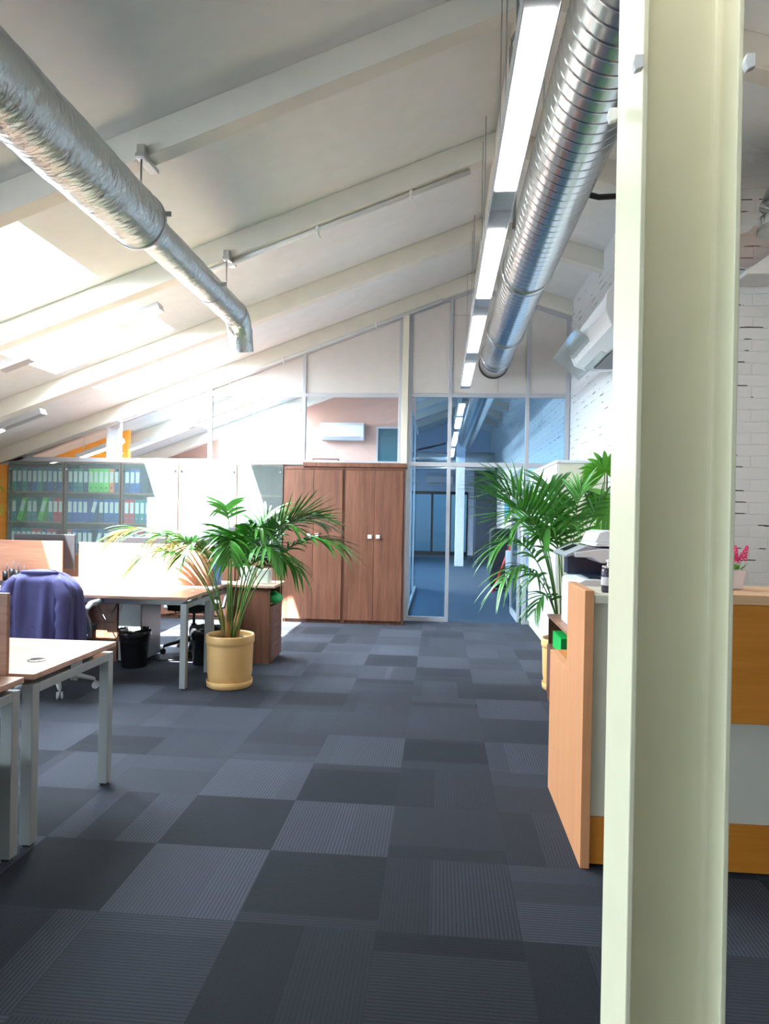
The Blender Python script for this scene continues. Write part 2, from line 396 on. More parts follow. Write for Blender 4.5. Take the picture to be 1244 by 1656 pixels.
# walls
def gable(bm, x0, x1, y0, y1, z0=0):
    pts = [(x0, z0), (x1, z0), (x1, zl(x1, CE))]
    if x0 < RX < x1: pts.append((RX, RZ+CE))
    pts.append((x0, zl(x0, CE))); prism(bm, pts, 'y', y0, y1)
wy = [(-3.7, -2.2), (-1.8, -.3), (.1, 1.6)]
e = YN
bm = newbm()
box(bm, XL-.15, XL, YN, YF, 0, .55); box(bm, XL-.15, XL, YN, YF, 1.72, zl(XL, CE)+.03)
for a, b in wy: box(bm, XL-.15, XL, e, a, .55, 1.72); e = b
box(bm, XL-.15, XL, e, YF, .55, 1.72)
struct(obj('wall_left', bm, M_WHITE), 'low white eaves wall')
for k, (a, b) in enumerate(wy):
    bm = newbm(); box(bm, XL-.09, XL-.083, a, b, .55, 1.72); struct(obj('window_%d' % (40+k), bm, M_GLASS), 'eaves window pane')
    area_light('sky_through_eaves_window', (XL-.2, (a+b)/2, 1.14), (1, 0, .15), b-a, 1.15, WIN_POWER, (.82, .91, 1))
bm = newbm(); gable(bm, XL, XR, YN-.15, YN); struct(obj('wall_back', bm, M_WHITE), 'white gable wall behind the viewpoint')
bm = newbm()
prism(bm, [(YC, 0), (YF, 0), (YF, zl(XW, CE)), (YC, zl(XW, CE))], 'x', XW, XW+.25)
struct(obj('wall_right', bm, M_BRY), 'white painted brick side wall')
bm = newbm(); gable(bm, XW+.001, XR, YC, YC+.25); struct(obj('wall_front', bm, M_BRX), 'white painted brick wall behind the reception counter')
bm = newbm(); box(bm, XR, XR+.15, YN, YC+.25, 0, 3.2); struct(obj('wall_far_right', bm, M_WHITE), 'white wall far to the right')

# ------------------------------------------------ glass partition
MX = [-4.62, -4.47, -3.17, -1.867, -.56, -.43, .105, 1.125, 1.64]
T1, T2, fw = 2.10, 3.02, .05
def mull(k, x, z0, z1, w=fw):
    bm = newbm(); box(bm, x-w/2, x+w/2, YP-.035, YP+.035, z0, z1); return struct(obj('trim_%d' % k, bm, M_FRAME, None, .004), 'grey partition mullion')
k = 100
for x in MX:
    if x < -4.5: mull(k, x, T1, zl(x)); 
    elif x in (-4.47,): mull(k, x, T1, zl(x))
    elif x == -3.17: mull(k, x, T1, zl(x)-.0)
    elif x in (-1.867,): mull(k, x, T1, zl(x))
    else: mull(k, x, 0, zl(x))
    k += 1
bm = newbm()
box(bm, -3.19, 1.66, YP-.034, YP+.034, T2-.025, T2+.025)
struct(obj('trim_110', bm, M_FRAME, None, .003), 'grey upper transom')
bm = newbm(); box(bm, -6.2, 1.66, YP-.036, YP+.036, T1-.03, T1+.03); struct(obj('trim_111', bm, M_FRAME, None, .003), 'grey lower transom')
bm = newbm(); box(bm, -.43, .105, YP-.034, YP+.034, 0, .06); struct(obj('trim_112', bm, M_FRAME, None, .003), 'grey bottom rail of the glass screen')
bm = newbm(); box(bm, 1.125, 1.64, YP-.034, YP+.034, 0, .06); struct(obj('trim_113', bm, M_FRAME, None, .003), 'grey bottom rail beside the door')
# head rail following the slope
bm = newbm()
prism(bm, [(-6.3, zl(-6.3)-.05), (RX, RZ-.05), (RX, RZ), (-6.3, zl(-6.3))], 'y', YP-.036, YP+.036)
prism(bm, [(RX, RZ-.05), (XW, zl(XW)-.05), (XW, zl(XW)), (RX, RZ)], 'y', YP-.036, YP+.036)
struct(obj('trim_114', bm, M_FRAME, None, .003), 'grey head rail under the rafter')
# solid upper panels
bm = newbm()
for x0, x1 in ((-3.145, -1.892), (-1.842, -.585), (-.405, .08), (.13, 1.10), (1.15, 1.615)):
    top0, top1 = zl(x0)-.05, zl(x1)-.05
    pts = [(x0, T2+.025), (x1, T2+.025), (x1, top1)]
    if x0 < RX < x1: pts.append((RX, RZ-.05))
    pts.append((x0, top0)); prism(bm, pts, 'y', YP-.012, YP+.012)
box(bm, -6.9, -.585, YP+.005, YP+.025, 0, T1-.03)
struct(obj('wall_far', bm, M_PANEL), 'pinkish beige solid panels of the partition')
bm = newbm(); box(bm, -4.60, -4.49, YP-.02, YP+.02, T1+.03, zl(-4.6)-.05)
struct(obj('trim_115', bm, M_FRAME), 'grey infill between twin mullions')
bm = newbm(); box(bm, -.535, -.455, YP-.10, YP+.10, 0, zl(-.53)-.001); struct(obj('trim_116', bm, M_CREAM, None, .004), 'cream column in the partition')
# small seam lines of the centre panel
bm = newbm(); box(bm, .735, .738, YP-.016, YP-.012, T2+.03, 3.28); box(bm, .13, .45, YP-.016, YP-.012, 4.09, 4.093)
struct(obj('trim_117', bm, plain('seam', (.25, .2, .17), .8)), 'dark seam between solid panels')
# panes
def pane(k, pts, mat=M_GLASS, lab='clear pane of the partition'):
    bm = newbm(); prism(bm, pts, 'y', YP-.004, YP+.004); return struct(obj('window_%d' % k, bm, mat), lab)
rect = lambda x0, x1, z0, z1: [(x0, z0), (x1, z0), (x1, z1), (x0, z1)]
pane(1, rect(-1.842, -.585, T1+.03, T2-.025)); pane(2, rect(-3.145, -1.892, T1+.03, T2-.025))
pane(3, [(-4.445, T1+.03), (-3.195, T1+.03), (-3.195, zl(-3.195)-.05), (-4.445, zl(-4.445)-.05)])
pane(4, [(-5.75, T1+.03), (-4.645, T1+.03), (-4.645, zl(-4.645)-.05), (-5.75, zl(-5.75)-.05)])
pane(5, rect(-.405, .08, T1+.03, T2-.025), M_GLASSB); pane(6, rect(.13, 1.10, T1+.03, T2-.025), M_GLASSB)
pane(7, rect(1.15, 1.615, T1+.03, T2-.025), M_GLASSB); pane(8, rect(-.405, .08, .06, T1-.03), M_GLASSB)
pane(9, rect(1.15, 1.615, .06, T1-.03), M_GLASSB)
# glass door leaf, folded back into the far room
d = thing('door_1', 'glass door leaf folded back', 'door', (1.06, YP+.04, 0)); del d['category']; d['kind'] = 'structure'
bm = newbm(); box(bm, 1.04, 1.075, YP+.05, YP+.10, .01, 2.06); box(bm, 1.04, 1.075, YP+.92, YP+.97, .01, 2.06)
box(bm, 1.04, 1.075, YP+.10, YP+.92, .01, .09); box(bm, 1.04, 1.075, YP+.10, YP+.92, 2.0, 2.06)
obj('door_frame', bm, M_FRAME, d, .003)
bm = newbm(); box(bm, 1.054, 1.062, YP+.10, YP+.92, .09, 2.0); obj('door_pane', bm, M_GLASS, d)
bm = newbm(); tube(bm, [(1.04, YP+.87, 1.0), (.99, YP+.87, 1.0), (.99, YP+.76, 1.0)], .009, 8); obj('door_handle', bm, M_CHROME, d)

# ------------------------------------------------ rooms beyond the partition
M_PINK = plain('pink_wall_paint', (.62, .40, .34), .7)
M_BLUEW = plain('pale_blue_wall_paint', (.55, .68, .85), .6)
M_ORANGE = plain('orange_wall_paint', (.95, .36, .03), .6)
bm = newbm(); gable(bm, XL, -.5, 13.0, 13.1); struct(obj('wall_middle', bm, M_PINK), 'pink wall of the left back room')
bm = newbm(); gable(bm, XL, -4.95, 10.3, 10.4); struct(obj('wall_orange', bm, M_ORANGE), 'orange wall of the corner room')
bm = newbm(); gable(bm, XL, XW, YF, YF+.15, 2.2); box(bm, XL, -.9, YF, YF+.15, 0, 2.2); box(bm, .95, XW, YF, YF+.15, 0, 2.2)
struct(obj('wall_end', bm, M_BLUEW), 'pale end wall of the far room')
# dark framed glazing in the end wall
for k2, (xa, xb) in enumerate(((-.9, -.28), (-.28, .34), (.34, .95))):
    bm = newbm()
    box(bm, xa, xa+.04, YF-.03, YF+.03, 0, 2.2); box(bm, xb-.04, xb, YF-.03, YF+.03, 0, 2.2)
    box(bm, xa+.04, xb-.04, YF-.03, YF+.03, 2.1, 2.2); box(bm, xa+.04, xb-.04, YF-.03, YF+.03, 0, .12)
    struct(obj('trim_%d' % (120+k2), bm, M_BLACK), 'dark frame of the far glazing')
    bm = newbm(); box(bm, xa+.04, xb-.04, YF-.004, YF+.004, .12, 2.1); struct(obj('window_%d' % (10+k2), bm, M_GLASSB), 'far glazing pane')
bm = newbm(); box(bm, -1.5, 1.6, YF+2.2, YF+2.3, 0, 3); struct(obj('wall_beyond', bm, plain('teal_wall', (.30, .45, .48), .6)), 'teal wall behind the far glazing')
bm = newbm(); box(bm, XL, XR, YF, YF+2.3, -.1, -.003); struct(obj('floor', bm, M_BLUECARPET), 'floor behind the far glazing')
# glass side screen of the far corridor
for k2 in range(3):
    y0 = YP+.12+k2*1.25; y1 = y0+1.2
    bm = newbm(); box(bm, -.48, -.44, y0-.04, y0, 0, 2.98)
    box(bm, -.48, -.44, y0, y1, 0, .05); box(bm, -.48, -.44, y0, y1, 2.93, 2.98)
    struct(obj('trim_%d' % (130+k2), bm, M_FRAME), 'grey frame of the corridor screen')
    bm = newbm(); box(bm, -.464, -.456, y0, y1, .05, 2.93); struct(obj('window_%d' % (14+k2), bm, M_GLASSB), 'corridor screen pane')

# ================================================================== CEILING THINGS
# ---- right spiral duct
def spiral(bm, x, z, r, y0, y1, pitch=.085, n=40, ridge=.0022):
    offs = [(0, 0), (.003, ridge), (.007, ridge), (.010, 0), (.016, 0), (pitch-.006, 0)]
    turns = int((y1-y0)/pitch); P = []
    for t in range(turns+1):
        for o, h in offs:
            ring = []
            for j in range(n):
                a = 2*PI*j/n; y = y0+(t*pitch+o)-pitch+pitch*j/n
                y = min(max(y, y0), y1)
                ring.append(bm.verts.new((x+(r+h)*math.cos(a), y, z+(r+h)*math.sin(a))))
            P.append(ring)
    K = len(offs)
    for i in range(len(P)-1):
        for j in range(n-1):
            f = bm.faces.new((P[i][j], P[i][j+1], P[i+1][j+1], P[i+1][j])); f.smooth = True
        if i+K+1 < len(P):
            f = bm.faces.new((P[i][n-1], P[i+K][0], P[i+K+1][0], P[i+1][n-1])); f.smooth = True
dx, dz, dr = .67, 3.44, .2
t = thing('spiral_duct', 'large round spiral seamed steel duct beside the row of ceiling lights', 'duct', (dx, 5, dz-dr))
bm = newbm(); spiral(bm, dx, dz, dr, -1.0, 5.55); obj('duct_section', bm, M_DUCT, t, fix=False)
bm = newbm(); spiral(bm, dx, dz, dr-.012, 5.55, 8.55); obj('duct_section', bm, M_DUCT, t, fix=False)
def ring_y(bm, x, z, r0, r1, y0, y1, n=40):
    vs = []
    for (r, y) in ((r0, y0), (r1, y0), (r1, y1), (r0, y1)):
        vs.append([bm.verts.new((x+r*math.cos(2*PI*j/n), y, z+r*math.sin(2*PI*j/n))) for j in range(n)])
    for i in range(4):
        for j in range(n):
            f = bm.faces.new((vs[i][j], vs[i][(j+1) % n], vs[(i+1) % 4][(j+1) % n], vs[(i+1) % 4][j])); f.smooth = i in (1, 3)
bm = newbm(); ring_y(bm, dx, dz, dr-.02, dr+.008, 5.50, 5.60); obj('coupling_band', bm, M_DUCT, t)
bm = newbm(); ring_y(bm, dx, dz, dr-.02, dr+.006, 7.35, 7.38); obj('coupling_band', bm, M_DUCT, t)
bm = newbm(); ring_y(bm, dx, dz, dr-.03, dr+.006, 8.45, 8.50); ring_y(bm, dx, dz, dr-.03, dr+.006, 8.56, 8.60); obj('coupling_band', bm, M_CHROME, t)
bm = newbm(); ring_y(bm, dx, dz, dr-.022, dr-.012, 8.5, 9.03); obj('wall_sleeve', bm, M_DUCT, t)
bm = newbm(); ring_y(bm, dx, dz, dr-.022, dr-.004, 9.02, 9.035); obj('sleeve_seal', bm, M_BLACK, t)
for y in (2.43, 4.08, 5.73, 7.38):
    for s_ in (-.1, .1):
        bm = newbm(); tube(bm, [(dx+s_, y, dz+.17), (dx+s_, y, zl(dx+s_)+.01)], .006, 6); obj('hanger', bm, M_STEEL, t)

# ---- left foil duct
fx_, fz_ = -1.86, 3.19
t = thing('foil_duct', 'foil wrapped round duct that narrows and ends in a downward elbow', 'duct', (fx_, 4, fz_-.17))
def foil_tube(bm, pts, rr, n=36):
    tube(bm, pts, rr, n, False)
def jit(a, s): return a+random.uniform(-s, s)
bm = newbm(); P = [(fx_, -2+.07*i, fz_) for i in range(int(6.0/.07)+1)]; foil_tube(bm, P, [jit(.172, .003) for _ in P]); obj('wide_section', bm, M_FOIL, t, fix=False)
yb = P[-1][1]
bm = newbm(); P2 = [(fx_, yb, fz_), (fx_, yb+.02, fz_), (fx_, yb+.06, fz_), (fx_+.005, yb+.16, fz_)]; foil_tube(bm, P2, [.172, .165, .14, .112]); obj('reducer', bm, M_FOIL, t, fix=False)
bm = newbm(); P3 = [(fx_+.005, yb+.15+.06*i, fz_) for i in range(int((5.85-yb-.15)/.06)+1)]
foil_tube(bm, P3, [jit(.112, .002) for _ in P3]); obj('narrow_section', bm, M_FOIL, t, fix=False)
ye = P3[-1][1]
bm = newbm(); P4 = []
for i in range(9):
    a = i/8*math.radians(72); P4.append((fx_+.005, ye+.22*math.sin(a), fz_-.22*(1-math.cos(a))))
d4 = Vector((0, math.cos(math.radians(72)), -math.sin(math.radians(72))))
e4 = Vector(P4[-1]); P4 += [tuple(e4+d4*.06), tuple(e4+d4*.14)]
foil_tube(bm, P4, [jit(.112, .004) for _ in P4]); obj('elbow', bm, M_FOIL, t, fix=False)
for y in (yb, 5.2):
    r_ = .176 if y == yb else .116
    bm = newbm(); ring_y(bm, fx_, fz_, r_-.006, r_, y-.012, y+.012); box(bm, fx_+r_-.01, fx_+r_+.03, y-.006, y+.006, fz_+.02, fz_+.05); obj('band_clamp', bm, M_STEEL, t, fix=False)
for y, r_ in ((2.43, .172), (4.08, .13), (5.73, .112)):
    zz = zl(fx_)
    yy = min(y, yb-.1) if y == 4.08 else y
    yy = y
    bm = newbm(); tube(bm, [(fx_, yy-.10, fz_+.09), (fx_, yy-.10, zz-.03)], .006, 6)
    obj('hanger_rod', bm, M_STEEL, t)
    bm = newbm(); box(bm, fx_-.03, fx_+.03, yy-.13, yy+.09, zz-.035, zz-.008); box(bm, fx_-.025, fx_+.025, yy-.12, yy-.07, zz-.04, zz+.05)
    obj('beam_clamp', bm, M_STEEL, t, .003)

# ---- row of suspended linear lights
def lamp_row(y0, label, cross=.12):
    x = .285; z = 3.03; w = cross/2
    t = thing('linear_ceiling_light', label, 'light', (x, y0, z), 'suspended linear lights in a row under the ridge')
    bm = newbm(); box(bm, x-w, x+w, y0, y0+1.62, z, z+.07)
    box(bm, x-w, x-w+.006, y0, y0+1.62, z-.008, z); box(bm, x+w-.006, x+w, y0, y0+1.62, z-.008, z)
    obj('housing', bm, M_LAMPM, t, .002)
    bm = newbm(); box(bm, x-w+.012, x+w-.012, y0+.22, y0+1.40, z-.006, z-.0005); obj('diffuser', bm, M_LAMP, t)
    for yy in (y0+.15, y0+1.47):
        bm = newbm(); tube(bm, [(x, yy, z+.07), (x, yy, 4.4)], .004, 6); obj('suspension_wire', bm, M_STEEL, t)
    return t
rows = [(-3.04, 'suspended linear light hanging behind the viewpoint, furthest back'), (-1.39, 'suspended linear light hanging behind the viewpoint'), (.27, 'suspended linear light just above the top edge of the view'),
        (1.92, 'largest and nearest lit linear ceiling light in the row beside the spiral duct'), (3.57, 'second nearest lit linear ceiling light in the row beside the spiral duct'),
        (5.24, 'third lit linear ceiling light in the row, next to the duct bend in brightness'), (6.95, 'last lit linear ceiling light in the row before the glass partition'),
        (11.0, 'nearest linear light seen through the glass above the doorway'), (14.0, 'second linear light seen through the glass above the doorway'), (17.5, 'smallest linear light seen through the glass above the doorway')]
rows[5] = (5.24, 'third lit linear ceiling light in the row, followed only by the last one')
for y0, lab in rows[2:]: lamp_row(y0, lab)

# ---- lights on the left slope
def slope_lamp(xe, y, ze, ln, lab, lit=(.35, .97), glow=None):
    d_ = Vector((-1, 0, -SLL)).normalized(); n_ = Vector((-SLL, 0, 1)).normalized()
    t = thing('linear_ceiling_light', lab, 'light', (xe, y, ze), 'linear lights along the left slope')
    def sb(a, b, w, h0, h1):
        bm = newbm()
        vs = []
        for hh in (h0, h1):
            for (s, yy) in ((a, -w), (b, -w), (b, w), (a, w)):
                vs.append(bm.verts.new(Vector((xe, y+yy, ze))+d_*s+n_*hh))
        for f in ((0,3,2,1),(4,5,6,7),(0,1,5,4),(1,2,6,5),(2,3,7,6),(3,0,4,7)): bm.faces.new([vs[i] for i in f])
        return bm
    obj('housing', sb(0, ln, .06, 0, .07), M_LAMPM, t, .002)
    obj('diffuser', sb(ln*lit[0], ln*lit[1], .048, -.006, -.0005), glow or M_LAMP, t)
    for s in (.15*ln, .85*ln):
        p0 = Vector((xe, y, ze))+d_*s+n_*.07
        bm = newbm(); tube(bm, [tuple(p0), (p0.x, p0.y, zl(p0.x, CE))], .004, 6); obj('suspension_wire', bm, M_STEEL, t)
slope_lamp(-2.55, 5.93, 3.24, 1.62, 'grey linear light hanging along the left slope, under the bright roof windows', (.3, .8))
slope_lamp(-4.65, 7.55, 2.52, 1.3, 'small linear light low on the left slope near the glazed bookcases', (.42, .97))
slope_lamp(-3.9, 10.4, 2.75, 1.3, 'linear light seen through the sloping glass left of the partition', (.1, .9))
slope_lamp(-4.75, 9.75, 2.42, .75, 'glowing linear light in the orange corner room', (.05, .95), emit('corner_lamp_glow', (1, .95, .85), 90))
t = thing('fill_tube_light', 'added warm fill light above the reception desk, unseen past the right edge', 'light', (2.9, 3.2, 3.0))  # added lamp out of view, puts warm fill light on the reception side
bm = newbm(); tube(bm, [(2.9, 2.5, 3.0), (2.9, 3.9, 3.0)], .03, 14); obj('tube', bm, emit('fill_tube_glow', (1, .84, .62), 36), t)
for y in (2.48, 3.9):
    bm = newbm(); tube(bm, [(2.9, y, 3.0), (2.9, y+.03, 3.0)], .034, 14); e_ = obj('end_cap', bm, M_LAMPM, t)
    bm = newbm(); tube(bm, [(2.9, y+.01, 3.03), (2.9, y+.01, zl(2.9, CE))], .004, 6); obj('suspension_wire', bm, M_STEEL, t)

# ---- conduits along the rafters
def rafter_pipe(y, xa, xb, lab, r=.018, drop=.03, fit=()):
    t = thing('conduit_pipe', lab, 'pipe', (xa, y, zl(xa)-drop), 'white conduits along the rafters')
    bm = newbm(); tube(bm, [(xa, y, zl(xa)-drop), (xb, y, zl(xb)-drop)], r, 10); obj('pipe', bm, M_WHITE, t)
    for x in fit:
        bm = newbm(); box(bm, x-.012, x+.012, y-.028, y+.028, zl(x)-drop-.028, zl(x)+.005)
        tube(bm, [(x, y, zl(x)-drop-.02), (x+.03, y, zl(x)-drop-.07)], .006, 6); obj('pipe_clip', bm, M_WHITE, t)
rafter_pipe(5.73, -2.05, .2, 'white conduit under the rafter above the narrow end of the foil duct', .022, .028, (-1.1, -.3))
rafter_pipe(8.93, -5.75, .0, 'long white conduit running down the slope in front of the partition head', .022, .03, (-4.4, -2.9, -2.15, -.9))
t = thing('power_conduit', 'grey pair of conduits dropping from the ridge behind the nearest ceiling light', 'pipe', (.39, 3.95, 3.1))
bm = newbm(); tube(bm, [(.395, 3.95, 3.101), (.395, 3.95, 4.62)], .011, 8); obj('straight_conduit', bm, M_GREYM, t)
bm = newbm(); tube(bm, [(.355, 3.9, 3.101), (.355, 3.9, 4.12), (.36, 3.9, 4.17), (.385, 3.88, 4.20), (.46, 3.82, 4.25), (.47, 3.82, 4.38)], .011, 8); obj('bent_conduit', bm, M_GREYM, t)
bm = newbm(); tube(bm, [(.875, 4.3, 3.46), (.95, 4.3, 3.44), (1.2, 4.28, 3.44), (1.5, 4.5, 3.6), (1.7, 4.97, 3.7)], .018, 10)
tag(obj('black_cable', bm, M_BLACK), 'thick black cable running from the spiral duct towards the pillar', 'cable')

# ---- steel pillar (H section)
t = thing('steel_pillar', 'cream painted H section steel pillar in the foreground', 'pillar', (.49, 1.5, 0)); del t['category']; t['kind'] = 'structure'; t.name = 'trim_2'
bm = newbm()
x0, x1, y0, y1, tf = .392, .588, 1.40, 1.60, .011
ztop = zl(.49)
r = .018
pts = [(x0, y0), (x0+tf, y0), (x0+tf, 1.49-r)]
for i in range(1, 6): a = PI+i/5*PI/2; pts.append((x0+tf+r+r*math.cos(a), 1.49-r-r*math.sin(a)))
pts += [(x1-tf-r, 1.49)]
for i in range(1, 6): a = -PI/2+i/5*PI/2; pts.append((x1-tf-r+r*math.cos(a), 1.49-r-r*math.sin(a)))
pts += [(x1-tf, y0), (x1, y0), (x1, y1), (x1-tf, y1), (x1-tf, 1.51), (x0+tf, 1.51), (x0+tf, y1), (x0, y1)]
prism(bm, pts, 'z', 0, ztop); obj('column', bm, M_PILLAR, t, .002)
bm = newbm(); box(bm, x0-.02, x1+.02, y0-.02, y1+.02, 0, .012); obj('base_plate', bm, M_PILLAR, t, .002)
def clip(x, y, z, s, lab):
    bm = newbm(); xs_ = sorted((x+.004*s, x-.018*s))
    prism(bm, [(xs_[0], z-.006), (xs_[0]+.006, z-.020), (xs_[1], z-.014), (xs_[1], z+.012), (xs_[0]+.004, z+.012)], 'y', y-.010, y+.006)
    tag(obj('cable_clip', bm, M_WHITE, None, .002), lab, 'clip', 'small white clips on the pillar')
clip(.385, 1.392, 2.363, 1, 'small white clip on the left edge of the pillar, the upper one')
clip(.383, 1.585, 2.372, 1, 'small white clip on the back left edge of the pillar, by the duct')
clip(.586, 1.392, 2.357, -1, 'small white clip on the right edge of the pillar')

# ---- air conditioner on the brick side wall
t = thing('air_conditioner', 'white wall air conditioner with a clear deflector on the brick side wall', 'air conditioner', (1.5, 5.9, 2.9))
prof = [(1.67, 2.86), (1.40, 2.86), (1.28, 2.91), (1.235, 3.02), (1.235, 3.14), (1.29, 3.22), (1.40, 3.26), (1.67, 3.26)]
bm = newbm(); prism(bm, prof, 'y', 5.30, 6.65); obj('body', bm, M_PLAST, t, .01)
for ya, yb2 in ((5.25, 5.299), (6.651, 6.70)):
    bm = newbm(); prism(bm, [(1.48+(x-1.48)*1.03, 3.05+(z-3.05)*1.05) if x < 1.6 else (x, 3.05+(z-3.05)*1.05) for x, z in prof], 'y', ya, yb2); obj('end_cap', bm, M_PLAST, t, .008)
bm = newbm(); prism(bm, [(1.43, 2.845), (1.62, 2.845), (1.62, 2.858), (1.43, 2.858)], 'y', 5.4, 6.55); obj('air_vent', bm, M_BLACK, t)
bm = newbm(); prism(bm, [(1.13, 3.07), (1.15, 3.075), (1.41, 2.857), (1.40, 2.842)], 'y', 5.95, 7.1); obj('deflector', bm, glass('acrylic', (.82, .86, .84), 1.0, .05, .3, (.8, .84, .82)), t)
bm = newbm()
for y in (6.05, 6.5): box(bm, 1.25, 1.32, y-.008, y+.008, 2.955, 2.972)
obj('deflector_bracket', bm, M_PLASTG, t)
# ---- foil elbow and unit at the far right
t = thing('foil_elbow_duct', 'shiny foil elbow duct end high on the brick wall at the right edge', 'duct', (2.25, 4.5, 3.3))
bm = newbm(); P = [(3.1, 4.55, 3.66)]+[(2.43-.3*math.sin(a*PI/16), 4.5, 3.68-.3*(1-math.cos(a*PI/16))) for a in range(0, 9)]+[(2.13, 4.5, 3.30)]
tube(bm, P, [jit(.125, .004) for _ in P], 28, True); obj('elbow', bm, M_FOIL, t, fix=False)
bm = newbm(); ring = [(2.13+.13*math.cos(2*PI*i/28), 4.5+.13*math.sin(2*PI*i/28)) for i in range(28)]; prism(bm, ring, 'z', 3.29, 3.32); obj('end_collar', bm, M_STEEL, t)
bm = newbm(); box(bm, 2.03, 3.1, 4.72, 4.98, 3.10, 3.13); prism(bm, [(2.03, 3.13), (3.1, 3.13), (3.1, 3.36), (2.35, 3.36)], 'y', 4.80, 4.98)
tag(obj('wall_hood', bm, M_WHITE, None, .004), 'white slanted hood on the brick wall at the right edge below the foil elbow', 'hood')

# ================================================================== STORAGE
def knob(x, y, z, parent, s=.014):
    bm = newbm(); box(bm, x-s, x+s, y-.022, y, z-s, z+s); return obj('knob', bm, plain('satin_nickel', (.75, .74, .72), .35, .3), parent, .003)
YFc = 8.62
def wardrobe(x0, x1, lab):
    t = thing('wardrobe', lab, 'wardrobe', ((x0+x1)/2, 8.8, 0), 'tall walnut wardrobes')
    bm = newbm(); box(bm, x0, x0+.018, YFc, 8.94, .0, 2.02); box(bm, x1-.018, x1, YFc, 8.94, 0, 2.02); box(bm, x0+.018, x1-.018, 8.92, 8.94, 0, 2.02)
    box(bm, x0+.018, x1-.018, YFc+.02, 8.92, 0, .05); box(bm, x0+.018, x1-.018, YFc+.0, 8.92, 1.985, 2.02); obj('body', bm, M_WALV, t, .002)
    xm = (x0+x1)/2
    for a, b, s in ((x0+.02, xm-.002, 1), (xm+.002, x1-.02, -1)):
        d = obj('door', (lambda bm: (box(bm, a, b, YFc-.018, YFc-.001, .05, 1.98), bm)[1])(newbm()), M_WALV, t, .002)
        knob((b-.05) if s == 1 else (a+.05), YFc-.018, 1.13, d, .025)
    return t
wardrobe(-2.03, -1.235, 'tall walnut two door wardrobe beside the glazed bookcases, left of the pair')
wardrobe(-1.229, -.455, 'tall walnut two door wardrobe against the cream column, right of the pair')
bx('top_board', -1.78, -.44, YFc-.03, 8.94, 2.021, 2.075, M_WALV, None, .004)
o = bpy.data.objects['top_board']; tag(o, 'loose walnut board lying across the tops of the two wardrobes', 'board')

BC = [(-5.80, -5.02), (-5.012, -4.232), (-4.224, -3.444), (-3.436, -2.656), (-2.648, -2.04)]
names = ['leftmost glazed bookcase, filled with blue, green and red binders', 'second glazed bookcase from the left, with a green block of binders on top',
         'third glazed bookcase from the left, half empty behind glass', 'fourth glazed bookcase from the left, behind the palm in the glare', 'narrow glazed bookcase right beside the tall walnut wardrobes']
for (x0, x1), lab in zip(BC, names):
    t = thing('glazed_bookcase', lab, 'bookcase', ((x0+x1)/2, 8.8, 0), 'glazed walnut bookcases along the partition')
    bm = newbm(); box(bm, x0, x0+.02, YFc, 8.98, 0, 2.04); box(bm, x1-.02, x1, YFc, 8.98, 0, 2.04); box(bm, x0+.02, x1-.02, 8.965, 8.98, 0, 2.04)
    box(bm, x0+.02, x1-.02, YFc, 8.965, 2.02, 2.04); box(bm, x0+.02, x1-.02, YFc+.02, 8.965, 0, .05); obj('body', bm, M_WALV, t, .002)
    for z in (.82, 1.235, 1.64):
        bx('shelf', x0+.021, x1-.021, YFc+.02, 8.96, z-.02, z, M_WALX, t, .001)
    xm = (x0+x1)/2
    single = x1-x0 < .7
    drs = [(x0+.003, x1-.003)] if single else [(x0+.003, xm-.002), (xm+.002, x1-.003)]
    for i, (a, b) in enumerate(drs):
        bm = newbm(); box(bm, a, b, YFc-.008, YFc-.002, .81, 2.035); d = obj('glass_door', bm, M_GLASSD, t)
        cx = b-.035 if (single or i == 1) else a+.035
        for z in (1.94, .9):
            bm = newbm(); ring = [(cx+.013*math.cos(2*PI*q/14), z+.013*math.sin(2*PI*q/14)) for q in range(14)]; prism(bm, ring, 'y', YFc-.014, YFc-.008); obj('hinge_cap', bm, M_CHROME, d)
        bm = newbm(); box(bm, a, b, YFc-.018, YFc-.001, .05, .80); d = obj('lower_door', bm, M_WALV, t, .002)
        knob((b-.05) if i == 0 else (a+.05), YFc-.018, .7, d)
# binders
B = {'blue': (.02, .10, .38), 'dark blue': (.015, .045, .16), 'green': (.14, .60, .06), 'red': (.55, .03, .05), 'teal': (.02, .20, .22), 'orange': (.80, .22, .05), 'indigo': (.06, .06, .42)}
ordn = ['first', 'second', 'third', 'fourth', 'fifth', 'sixth', 'seventh', 'eighth', 'ninth', 'tenth', 'eleventh']
bnames = ['leftmost glazed bookcase', 'second glazed bookcase', 'third glazed bookcase']
shelfn = {1.64: 'top shelf', 1.235: 'middle shelf', .82: 'lowest glazed shelf'}
lm = plain('binder_spine_label', (.75, .76, .74), .7)
def binder(x, z, colr, lean, lab, group):
    w, hgt, dp = .068, .315, .27
    t = thing('ring_binder', lab, 'binder', (x, YFc+.04, z), group)
    m = plain('binder_'+colr.replace(' ', '_'), B[colr], .45)
    bm = newbm(); box(bm, x, x+w, YFc+.04, YFc+.04+dp, z, z+hgt); obj('cover', bm, m, t, .002)
    bm = newbm(); box(bm, x+.010, x+w-.010, YFc+.037, YFc+.0399, z+.13, z+.275); obj('spine_label', bm, lm, t)
    bm = newbm(); ring = [(x+w/2+.011*math.cos(2*PI*q/12), z+.06+.011*math.sin(2*PI*q/12)) for q in range(12)]; prism(bm, ring, 'y', YFc+.037, YFc+.0399); obj('finger_ring', bm, M_CHROME, t)
    t.rotation_euler = (0, lean, 0)
    return t
